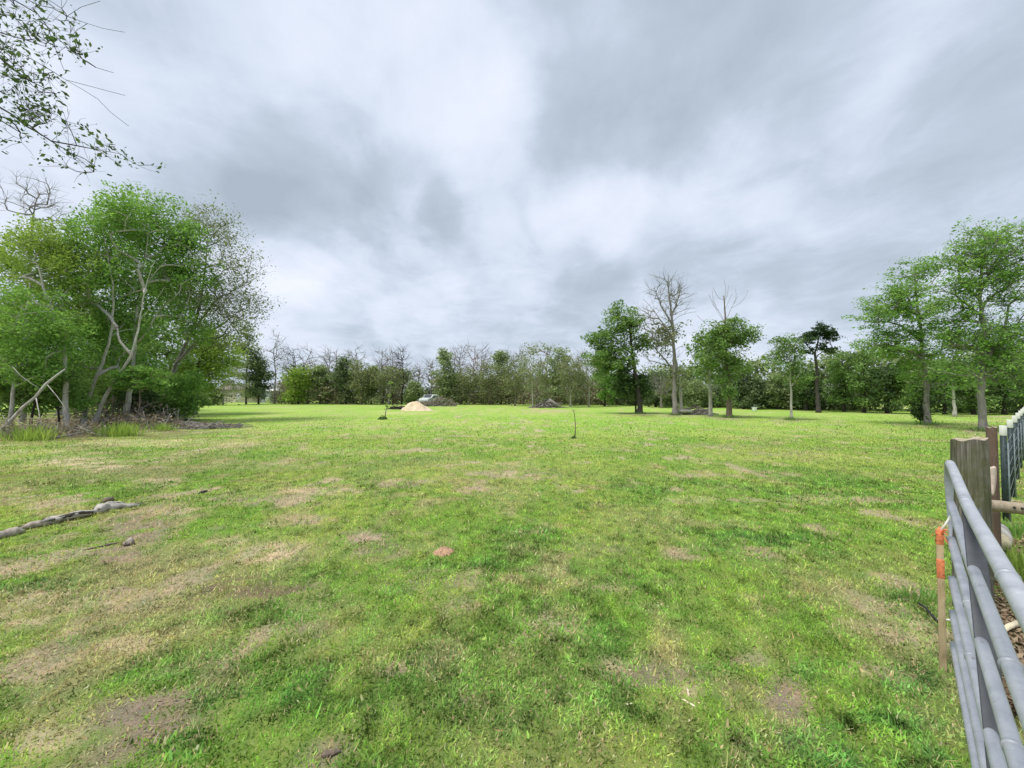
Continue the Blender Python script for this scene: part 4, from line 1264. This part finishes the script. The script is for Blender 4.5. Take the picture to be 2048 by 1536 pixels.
timber_post('slim_post', 'slim brown post standing close behind the thick gate post', (P2.x, P2.y), 1.35, .040, M['brown_post'], (0, 0), .004, 20, 14)
# brace rail
M['brace'] = bark_mat('brace_wood', (.24, .19, .135), (.43, .36, .27), 7)
br0, br1 = at(1976, 1010, 3.36), at(2135, 1028, 3.22)
brr = empty('brace_rail', tuple(br0), 'round pale brown wooden brace rail running right from the gate post', 'rail')
mb = MB()
mb.tube(np.array([tuple(br0.lerp(br1, k)) for k in np.linspace(0, 1, 14)]) - np.array(br0), .047, 16, rough=.015)
mb.build('rail', M['brace'], brr)
M['black'] = solid('black_iron', (.015, .015, .016), .6)
for k in (.30, .40):
    mb = MB()
    p = np.array(br0.lerp(br1, k)) - np.array(br0) + np.array([-.025, -.039, .012])
    mb.tube([p, p + np.array([-.004, -.008, .001])], .009, 8)
    mb.build('bolt', M['black'], brr)
pb = br1 + Vector((.11, 0, 0))
timber_post('brace_post', 'second round timber post carrying the right end of the brace rail', (pb.x, pb.y), 1.3, .085, M['post'], (0, 0), .01)
# rag
rg = at(1984, 955, 3.83)
rag = MB()
Tn, Zn = 9, 14
vv = []
for iz in range(Zn):
    f = iz / (Zn - 1)
    w = .050 * (1 - f) ** .75 + .006
    for it in range(Tn):
        a = it / (Tn - 1) * 2 - 1
        vv.append((a * w + .012 * math.sin(f * 4) - .006, -.018 * math.cos(a * 3.4 + f * 2) - .006, -.255 * f + .012 * math.cos(a * 4)))
vv = np.array(vv)
i, j = np.meshgrid(np.arange(Zn - 1), np.arange(Tn - 1), indexing='ij')
rag.add(vv, np.stack([i * Tn + j, i * Tn + j + 1, (i + 1) * Tn + j + 1, (i + 1) * Tn + j], -1).reshape(-1, 4))
M['rag'] = solid('rag_cloth', (.62, .50, .42), .9, 0, .2, 16, .3)
ro = rag.build('rag', M['rag'])
ro.location = (rg.x, rg.y, rg.z + .10)
sm = ro.modifiers.new('thick', 'SOLIDIFY')
sm.thickness = .006
tag(ro, 'pale pinkish rag hanging between the gate post and slim brown post', 'rag')

# ------------------------------------------------------------------ survey stake, ribbon, cable
M['lath'] = bark_mat('lath_wood', (.42, .31, .17), (.60, .47, .29), 9)
M['orange'] = solid('orange_paint', (.66, .20, .085), .8, 0, .45, 60)
M['string'] = solid('white_string', (.72, .70, .64), .8)
SP = gnd(1886, 1330)
S0 = np.array([SP.x, SP.y, 0])
tp_ = np.array(at(1879, 1060, SP.y + .03)) - S0
stake = empty('survey_stake', tuple(S0), 'narrow wooden survey stake with orange painted top beside the gate', 'stake')
up = tp_ / np.linalg.norm(tp_)
sx = np.array([.86, -.51, 0])
sy = np.cross(up, sx)
rot = np.stack([sx, sy, up], -1)
def lath(name, z0, z1, w, th, mat):
    mb = MB()
    mb.box(up * (z0 + z1) / 2, (w, th, z1 - z0), rot)
    return mb.build(name, mat, stake, False, .0015)
Hs = float(np.linalg.norm(tp_))
lath('shaft', -.1, Hs, .033, .012, M['lath'])
lath('paint_band', Hs - .30, Hs - .18, .0345, .0135, M['orange'])
lath('painted_tip', Hs - .09, Hs + .004, .035, .014, M['orange'])
mb = MB()
for k in range(9):
    a = RNG.uniform(0, 6.28)
    d_ = np.array([math.cos(a) * .05, math.sin(a) * .03, RNG.uniform(-.06, .05)])
    b0 = up * (Hs - .03)
    w_ = np.array([-math.sin(a), math.cos(a), .3]) * .007
    mb.add([b0 - w_, b0 + w_, b0 + d_ * .6 + w_ + [0, 0, .015], b0 + d_ * .6 - w_ + [0, 0, .015], b0 + d_ + w_, b0 + d_ - w_], [[0, 1, 2, 3], [3, 2, 4, 5]])
mb.build('flagging_ribbon', M['orange'], stake, False)
mb = MB()
e = np.array(gp(.10, .93)) - S0
b0 = up * (Hs - .01)
mb.tube([b0, (b0 + e) / 2 + [0, 0, -.008], e], .006, 6)
mb.build('tie_string', M['string'], stake)
mb = MB()
b0 = up * .28 + sx * .018
mb.tube([b0, b0 + sx * .012, b0 + sx * .03 + [0, 0, .003]], .006, 6)
mb.build('tie_string', M['string'], stake)
cp = [gnd(1838, 1216), gnd(1850, 1228), gnd(1862, 1238), gnd(1876, 1246), gnd(1888, 1250)]
cb = empty('black_cable', tuple(cp[0]), 'short black cable lying in the grass beside the survey stake', 'cable')
mb = MB()
pts_ = np.array([(p.x, p.y, gzf(p.x, p.y) + .03 + .02 * math.sin(i * 1.4)) for i, p in enumerate(cp)]) - np.array(cp[0])
mb.tube(pts_, .008, 7)
mb.build('cable_run', M['black'], cb)

# ------------------------------------------------------------------ steel post fence
M['tpost'] = solid('steel_post_green', (.030, .048, .048), .55, .2, .35, 18)
M['tface'] = solid('galvanised_face', (.27, .32, .32), .5, .2, .25, 14)
M['tip'] = solid('white_tip_paint', (.80, .80, .74), .6, 0, .08)
fence = empty('wire_fence', tuple(at(2016, 1040, 5.35) * 1), 'wire fence on white tipped dark steel posts at the right edge', 'fence')
f0 = np.array(fence.location)
f0[2] = 0
fence.location = tuple(f0)
posts = []
A, B = np.array(at(2015, 1040, 5.35))[:2], np.array(at(2038, 1040, 7.9))[:2]
step = (B - A) / 2.0
for k in range(9):
    posts.append(A + step * k)
def tpost(p, parent):
    root = MB()
    x, y = p[0] - f0[0], p[1] - f0[1]
    root.box((x, y, .535), (.050, .008, 1.27))
    root.box((x - .012, y + .022, .535), (.010, .038, 1.27))
    for q in range(9):
        root.box((x + .012, y - .007, .25 + q * .09), (.012, .008, .018))
    o = root.build('post', M['tpost'], parent, False)
    fc = MB()
    fc.box((x + .040, y + .004, .50), (.030, .006, 1.10))
    fc.build('side_flange', M['tface'], o, False)
    tp = MB()
    tp.box((x, y, 1.21), (.056, .014, .135))
    tp.box((x - .012, y + .024, 1.21), (.016, .040, .135))
    tp.build('white_tip', M['tip'], o, False, .003)
for p in posts:
    tpost(p, fence)
M['wire'] = solid('galvanised_wire', (.30, .31, .32), .45, .6, .15)
for z in np.linspace(.15, 1.05, 6):
    mb = MB()
    pl_ = []
    for k in range(8):
        for f in (0, .33, .66):
            p = posts[k] + step * f
            pl_.append((p[0] - f0[0], p[1] - f0[1] - .012, z - .012 * math.sin(f * math.pi)))
    mb.tube(pl_, .0022, 5)
    mb.build('wire', M['wire'], fence)

# ------------------------------------------------------------------ litter, logs behind the gate
M['chip'] = leaf_mat('wood_chip', [(.2, (.09, .06, .04)), (.5, (.20, .145, .095)), (.85, (.42, .33, .22))], .1)
n = 5200
u_ = RNG.uniform(1965, 2120, n)
v_ = RNG.uniform(1045, 1420, n)
pp = np.array([tuple(gnd(a, b)) for a, b in zip(u_, v_)])
pp[:, 2] = gz(pp[:, 0], pp[:, 1]) + RNG.uniform(.004, .03, n)
v2, q2 = leaf_quads(pp, .045, 1.5, .45)
lit = link('leaf_litter', np_mesh('leaf_litter', v2, q2), M['chip'])
tag(lit, 'brown dead leaves and wood chips behind the gate post', 'leaf litter', kind='stuff')
M['cut'] = solid('fresh_cut_wood', (.66, .58, .40), .85, 0, .2, 24, .3)
lp = at(1994, 1085, 4.05)
lg = empty('log_round', (lp.x, lp.y, gzf(lp.x, lp.y)), 'short log with pale round cut end lying behind the gate', 'log')
dv = np.array([.75, .62, 0])
c0 = np.array([0, 0, lp.z])
mb = MB()
mb.tube([c0, c0 + dv * .2, c0 + dv * .45], [.098, .1, .095], 18, rough=.02)
mb.build('bark', M['bark_pale'], lg)
mb = MB()
mb.tube([c0 - dv * .006, c0 - dv * .001], .090, 18)
mb.build('cut_end', M['cut'], lg, False)
mb = MB()
mb.tube([[.05, .1, .10], [.5, .45, .10]], [.10, .10], 10, rough=.06)
mb.build('support_log', M['bark_brown'], lg)
sp0, sp1 = gnd(1998, 1278), gnd(2036, 1260)
st = empty('cut_stick', tuple(sp0), 'short pale yellow cut stick lying on the wood chips', 'stick')
mb = MB()
mb.tube([(0, 0, .04), tuple((sp1 - sp0) * .5 + Vector((0, 0, .055))), tuple(sp1 - sp0 + Vector((0, 0, .05)))], [.016, .018, .019], 9, rough=.04)
mb.build('shaft', M['cut'], st)
tussock('grass_tuft', 'lush bright green grass tuft right of the wood chips at the edge', gnd(2050, 1150), 420, .22, .012, M['leaf_yellow'], .22)
tussock('grass_tuft', 'green weeds below the brace rail', gnd(2035, 1065), 300, .16, .012, M['leaf_bright'], .2)
tussock('grass_tuft', 'dark green weeds left of the survey stake', gnd(1850, 1200), 200, .06, .010, M['leaf_bright'], .12)

# ------------------------------------------------------------------ broken log and small dead wood on the grass
def rot_log(name, label, pxs, rads, mat, cat='log', splinters=0):
    P = []
    for (u, v), r in zip(pxs, rads):
        g = gnd(u, v)
        P.append((g.x, g.y, gzf(g.x, g.y) + r * .75))
    P = np.array(P)
    o = P[0].copy()
    root = empty(name, tuple(o), label, cat)
    s = np.concatenate([[0], np.cumsum(np.linalg.norm(np.diff(P, axis=0), axis=1))])
    k = max(6, int(s[-1] / .07))
    ss = np.linspace(0, s[-1], k)
    Q = np.stack([np.interp(ss, s, P[:, i]) for i in range(3)], -1) + RNG.normal(0, min(.014, .2 * float(np.mean(rads))), (k, 3))
    R = np.interp(ss, s, rads) * RNG.lognormal(0, .22, k)
    mb = MB()
    R[0] *= .35
    R[-1] *= .3
    mb.tube(Q - o, R * .85, 9, rough=.22)
    mb.build('wood', mat, root, False)
    for j_ in range(splinters):
        a_ = RNG.integers(0, max(1, k - 6))
        b_ = min(k, a_ + RNG.integers(5, 12))
        seg_ = Q[a_:b_] - o + np.array([RNG.normal(0, .5), RNG.normal(0, .5), RNG.uniform(.1, .8)]) * R[a_:b_].mean() + RNG.normal(0, .006, (b_ - a_, 3))
        rr_ = R[a_:b_] * RNG.uniform(.3, .55) * np.sin(np.linspace(.15, math.pi - .1, b_ - a_)) ** .6
        mb = MB()
        mb.tube(seg_, rr_, 6, rough=.25)
        mb.build('splinter', M['bark_pale'] if j_ % 3 else M['bark_dark'], root, False)
    return root
M['rotten'] = bark_mat('rotten_log', (.20, .16, .13), (.58, .51, .43), 8)
rot_log('broken_log', 'rotten log section cut off by the left edge of the photo', [(-60, 1094), (-25, 1088), (10, 1080), (48, 1069)], [.04, .05, .05, .035], M['rotten'], splinters=6)
rot_log('broken_log', 'longest middle section of the rotten log on the grass', [(40, 1066), (72, 1058), (104, 1052), (134, 1043), (160, 1040), (186, 1030)], [.035, .062, .05, .07, .06, .04], M['rotten'], splinters=10)
rot_log('broken_log', 'shorter paler log piece lying at the right end of the rotten log', [(184, 1034), (205, 1025), (232, 1020), (258, 1017), (286, 1011)], [.04, .07, .05, .045, .02], M['bark_pale'], splinters=6)
rot_log('broken_log', 'short dark bark chunk on top of the log junction', [(203, 1008), (215, 1005), (228, 1002)], [.035, .045, .03], M['bark_brown'])
rot_log('wood_chunk', 'small grey wood chunk on the bare patch below the log', [(246, 1093), (256, 1090), (268, 1086)], [.035, .045, .025], M['rotten'], 'wood chunk')
rot_log('wood_chunk', 'thin dark stick half buried left of the small grey chunk', [(165, 1104), (200, 1096), (243, 1085)], [.008, .013, .011], M['bark_brown'], 'stick')
rot_log('wood_chunk', 'small dark wood chip in the grass right of the log', [(396, 989), (405, 986), (416, 983)], [.015, .022, .012], M['bark_dark'], 'wood chip')
rot_log('pale_twig', 'short pale straw coloured twig in the grass near the bottom right', [(1362, 1398), (1376, 1405), (1392, 1414)], [.006, .007, .005], M['cut'], 'twig')
rot_log('pale_twig', 'second pale twig standing off the first near the bottom right', [(1374, 1374), (1376, 1384), (1378, 1392)], [.006, .006, .005], M['cut'], 'twig')
rot_log('wood_chunk', 'dark bark piece at the bottom edge of the photo', [(640, 1527), (662, 1519), (684, 1514)], [.010, .016, .008], M['bark_brown'], 'wood chip')

def mound(name, label, c, w, d, h, mat, cat, seed, n=40, skew=0.0, p=.8):
    a = np.linspace(-1.15, 1.15, n)
    X, Yv = np.meshgrid(a, a)
    R = np.sqrt(X ** 2 + Yv ** 2) * (1 + .3 * (fbm(X * 2 + 5, Yv * 2 + 5, seed, 2) - .5))
    R = R * (1 + skew * .35 * np.clip(-X, -1, 1))
    Z = h * (np.clip(1 - R, 0, 1) ** .8 if p < 1 else np.clip(1 - np.clip(R * 1.05, 0, 1) ** p, 0, 1) * (1 - skew * np.clip(X, -.3, 1))) * ((.75 if p < 1 else .5) + (.5 if p < 1 else 1.0) * fbm(X * 4 + 9, Yv * 4, seed + 3, 3)) - .02 * (R > .98)
    wx, wy = X * w + c[0], Yv * d + c[1]
    v = np.stack([wx, wy, gz(wx, wy) + Z - .006], -1).reshape(-1, 3) - np.array([c[0], c[1], 0])
    i, j = np.meshgrid(np.arange(n - 1), np.arange(n - 1), indexing='ij')
    q = np.stack([i * n + j, i * n + j + 1, (i + 1) * n + j + 1, (i + 1) * n + j], -1).reshape(-1, 4)
    rq = R[:-1, :-1].reshape(-1)
    o = link(name, np_mesh(name, v, q[rq < 1.02], True), mat)
    o.location = (c[0], c[1], 0)
    return tag(o, label, cat)
M['anthill'] = solid('reddish_soil', (.40, .245, .155), .95, 0, .45, 30, 1.0, .1)
M['sand'] = solid('pale_sand', (.62, .50, .35), .95, 0, .15, 3, .5, .1)
ah = gnd(888, 1102)
mound('ant_mound', 'small reddish soil mound in the middle of the near grass', (ah.x, ah.y), .12, .11, .075, M['anthill'], 'mound', 5)
sd = at(830, 822, 43.5)
mound('sand_pile', 'pale beige sand pile at the far side of the field', (sd.x, sd.y), 1.75, 1.3, .92, M['sand'], 'sand pile', 23, skew=.35, p=1.9)

# ------------------------------------------------------------------ heaps and things far off
b1_ = at(800, 816, 47)
brush('brush_pile', 'dark low brush heap just left of the sand pile', 'brush', b1_, 1.3, .7, .6, 90, .035, M['bark_dark'], .5, 1.6)
b2_ = at(1386, 826, 35)
brush('brush_pile', 'dark heap of cut logs and branches beside the tallest bare tree', 'brush', b2_, 1.35, .8, .75, 90, .05, M['bark_grey'], .6, 1.7, M['leaf_rust'], 500, .12)
b3_ = at(1092, 816, 53)
brush('brush_pile', 'grey brush heap sloping down right at the far side of the field', 'brush', b3_, 1.9, 1.0, 1.4, 150, .05, M['bark_grey'], .7, 2.0)
branch_thing('fallen_log', 'grey fallen trunk sloping from the grey brush heap to the grass', 'log',
             [at(1098, 799, 52.5), at(1108, 806, 52.3), at(1122, 816, 52)], [.22, .2, .13], M['bark_grey'])
branch_thing('fallen_log', 'pale log lying at the left of the dark heap of cut logs', 'log',
             [at(1358, 823, 34.2), at(1370, 822, 34.2), at(1384, 823, 34.2)], [.13, .14, .12], M['bark_pale'])

# saplings with weed collars
def sapling(label, base, pts, r, n_leaf, sl, Y, cw, stem='bark_brown'):
    b = at(*base, Y)
    s = Y / F_PX
    root = empty('sapling', (b.x, b.y, gzf(b.x, b.y)), label, 'sapling')
    mb = MB()
    P = np.array([((u - base[0]) * s, 0, (base[1] - v) * s) for u, v in pts])
    mb.tube(P, np.linspace(r, r * .45, len(P)), 6)
    mb.build('stem', M[stem], root)
    if n_leaf:
        c = P[RNG.integers(max(0, len(P) - 3), len(P), n_leaf)] + RNG.normal(0, .06, (n_leaf, 3))
        v, q = leaf_quads(c, sl)
        link('leaves', np_mesh('leaves', v, q), M['leaf_yellow'], root)['kind'] = 'stuff'
    n = 260
    a, q_ = RNG.uniform(0, 6.28, n), np.sqrt(RNG.uniform(0, 1, n))
    c = np.stack([np.cos(a) * q_ * cw - cw * .5, np.sin(a) * q_ * cw, RNG.uniform(0, 1, n) * cw * 1.1 * (1.1 - q_)], -1)
    v, q = leaf_quads(c, cw * .35)
    link('weed_collar', np_mesh('weed_collar', v, q), M['leaf_dark'], root)['kind'] = 'stuff'
    return root
sapling('thin bare sapling stick in the middle of the field with weeds at its foot', (1150, 876), [(1150, 876), (1151, 855), (1150, 835), (1148, 824), (1146, 818)], .022, 14, .06, 15.7, .11)
sapling('far thin sapling with dark weed clump at its foot left of the sand pile', (770, 838), [(770, 838), (771, 824), (774, 812), (779, 790), (781, 765)], .035, 60, .16, 28, .32, 'bark_grey')

# far house and shed, car, white object
M['beige'] = solid('beige_siding', (.58, .53, .42), .8, 0, .08, 2)
M['roofb'] = solid('brown_roof', (.20, .17, .15), .9, 0, .2, 3)
M['white'] = solid('white_paint', (.72, .74, .72), .5, 0, .08, 5)
M['carpaint'] = solid('old_car_paint', (.44, .48, .45), .6, 0, .15, 4)
M['greyw'] = solid('grey_siding', (.30, .31, .34), .8, 0, .15, 3)
M['paleroof'] = solid('pale_metal_roof', (.40, .42, .43), .45, .2, .1, 3)
M['glass'] = solid('dark_window_glass', (.045, .052, .060), .15, 0, .1)
def house(name, label, cx, Y, w, d, h, rise, wall, roof, wins, door, rz=0.0):
    root = empty(name, (cx, Y, 0), label, 'building', rz=rz)
    mb = MB()
    v = []
    for y in (0, d):
        v += [(-w / 2, y, 0), (w / 2, y, 0), (w / 2, y, h), (-w / 2, y, h)]
    v += [(-w / 2, d / 2, h + rise), (w / 2, d / 2, h + rise)]
    mb.add(v, [[0, 1, 2, 3], [5, 4, 7, 6], [4, 0, 3, 7], [1, 5, 6, 2]], [[3, 8, 7], [2, 6, 9]])
    mb.build('wall', wall, root, False)
    e = .35
    for sgn in (-1, 1):
        mb = MB()
        y0, y1 = (d / 2 if sgn < 0 else d / 2), (-e if sgn < 0 else d + e)
        zz = h - rise * e / (d / 2)
        a = [(-w / 2 - e, y0, h + rise + .03), (w / 2 + e, y0, h + rise + .03), (w / 2 + e, y1, zz + .03), (-w / 2 - e, y1, zz + .03)]
        b = [(x, y, z + .12) for x, y, z in a]
        mb.add(a + b, [[0, 1, 2, 3], [7, 6, 5, 4], [0, 4, 5, 1], [1, 5, 6, 2], [2, 6, 7, 3], [3, 7, 4, 0]])
        mb.build('roof_slope', roof, root, False)
    for (x, z, ww, wh) in wins:
        mb = MB()
        for (dx, dz, a, b) in ((0, wh / 2, ww + .16, .08), (0, -wh / 2, ww + .16, .08), (-ww / 2, 0, .08, wh), (ww / 2, 0, .08, wh)):
            mb.box((x + dx, -.025, z + dz), (a, .05, b))
        f = mb.build('window', M['white'], root, False)
        mb = MB()
        mb.box((x, -.008, z), (ww - .08, .02, wh - .08))
        mb.build('pane', M['glass'], f, False)
    if door is not None:
        mb = MB()
        mb.box((door, -.03, 1.05), (.95, .06, 2.1))
        dr = mb.build('door', M['white'], root, False)
        mb = MB()
        mb.box((door + .36, -.075, 1.0), (.08, .03, .08))
        mb.build('handle', M['black'], dr, False)
    return root
hx = at(470, 800, 88)
house('beige_house', 'beige house half hidden behind the trees at the far left of the field', hx.x, 88, 8.5, 7, 2.9, 1.2, M['beige'], M['roofb'], [(-3.0, 1.5, .9, 1.2), (2.6, 1.5, .9, 1.2)], 0.8)
hx = at(546, 800, 86)
house('grey_shed', 'grey shed with pale roof right of the far beige house', hx.x, 86, 4.6, 5, 2.6, 1.5, M['greyw'], M['paleroof'], [(.9, 1.4, .8, .8)], -1.0, .25)

# old pale car in the brush behind the sand
cx_ = at(861, 806, 63)
car = empty('old_car', (cx_.x, cx_.y, 0), 'old pale white car half hidden in the brush behind the sand pile', 'car', rz=math.radians(68))
car.scale = (.95, 1.0, 1.18)
prof = [(-2.1, .45), (-2.12, .75), (-1.95, .98), (-1.1, 1.08), (-.45, 1.48), (.75, 1.50), (1.45, 1.12), (2.05, 1.02), (2.12, .7), (2.08, .42)]
mb = MB()
v = []
for (yy, sc_) in ((-.86, .94), (-.78, 1.0), (.78, 1.0), (.86, .94)):
    v += [(x * (1 if abs(yy) < .8 else .985), yy, .42 + (z - .42) * sc_) for x, z in prof]
k = len(prof)
q = [[r * k + i, r * k + (i + 1) % k, (r + 1) * k + (i + 1) % k, (r + 1) * k + i] for r in range(3) for i in range(k)]
mb.add(v, q)
for r, flip in ((0, 1), (3, -1)):
    c0_ = mb.n
    ring = [v[r * k + i] for i in range(k)]
    cen = np.mean(np.array(ring), axis=0)
    mb.add(ring + [tuple(cen)], None, [[i, (i + 1) % k, k][::flip] for i in range(k)])
body = mb.build('body', M['carpaint'], car, False, .06)
for sy_ in (-.868, .868):
    for (xa, xb) in ((-.75, .05), (.12, .85)):
        mb = MB()
        mb.add([(xa - .15, sy_, 1.08), (xb, sy_, 1.08), (xb - .02, sy_ * .985, 1.36), (xa + .22, sy_ * .985, 1.36)], [[0, 1, 2, 3]])
        mb.build('side_window', M['glass'], body, False)
mb = MB()
mb.add([(-1.09, -.68, 1.10), (-1.09, .68, 1.10), (-.50, .62, 1.46), (-.50, -.62, 1.46)], [[0, 1, 2, 3]])
ws = mb.build('windshield', M['glass'], body, False)
ws.location = (-.012, 0, .012)
for x in (-1.3, 1.3):
    for sy_ in (-.80, .80):
        mb = MB()
        mb.tube([(x, sy_ - .1, .32), (x, sy_ + .1, .32)], .32, 18)
        wh = mb.build('wheel', M['black'], car, False)
        mb = MB()
        mb.tube([(x, sy_ - .108, .32), (x, sy_ + .108, .32)], .17, 14)
        mb.build('rim', M['paleroof'], wh, False)

# white bucket shape near the wood edge
wb = at(1509, 822, 41)
bk = empty('white_bucket', (wb.x, wb.y, gzf(wb.x, wb.y)), 'small white bucket standing on the grass before the right wood edge', 'bucket')
mb = MB()
mb.tube([(0, 0, 0), (0, 0, .02), (0, 0, .3), (0, 0, .42)], [.19, .2, .23, .24], 18)
mb.build('body', M['white'], bk)
mb = MB()
mb.tube([(0, 0, .39), (0, 0, .435)], .262, 18)
mb.build('rim', M['white'], bk)
mb = MB()
mb.tube([(math.cos(a) * .262, -.02, .41 + .16 * math.sin(a)) for a in np.linspace(0, math.pi, 12)], .008, 5)
mb.build('handle', M['black'], bk)

for (u, lb, w_, h_) in ((846, 'grey brush heap left of the old pale car', 1.2, .8), (884, 'taller grey brush heap right of the old pale car', 2.2, 1.6), (862, 'low brush heap before the front of the old pale car', 1.6, .9)):
    p_ = at(u, 808, 60)
    brush('brush_pile', lb, 'brush', p_, w_, .8, h_, 110, .03, M['bark_grey'], .6, 1.8, M['leaf_rust'], 600, .2, .6)
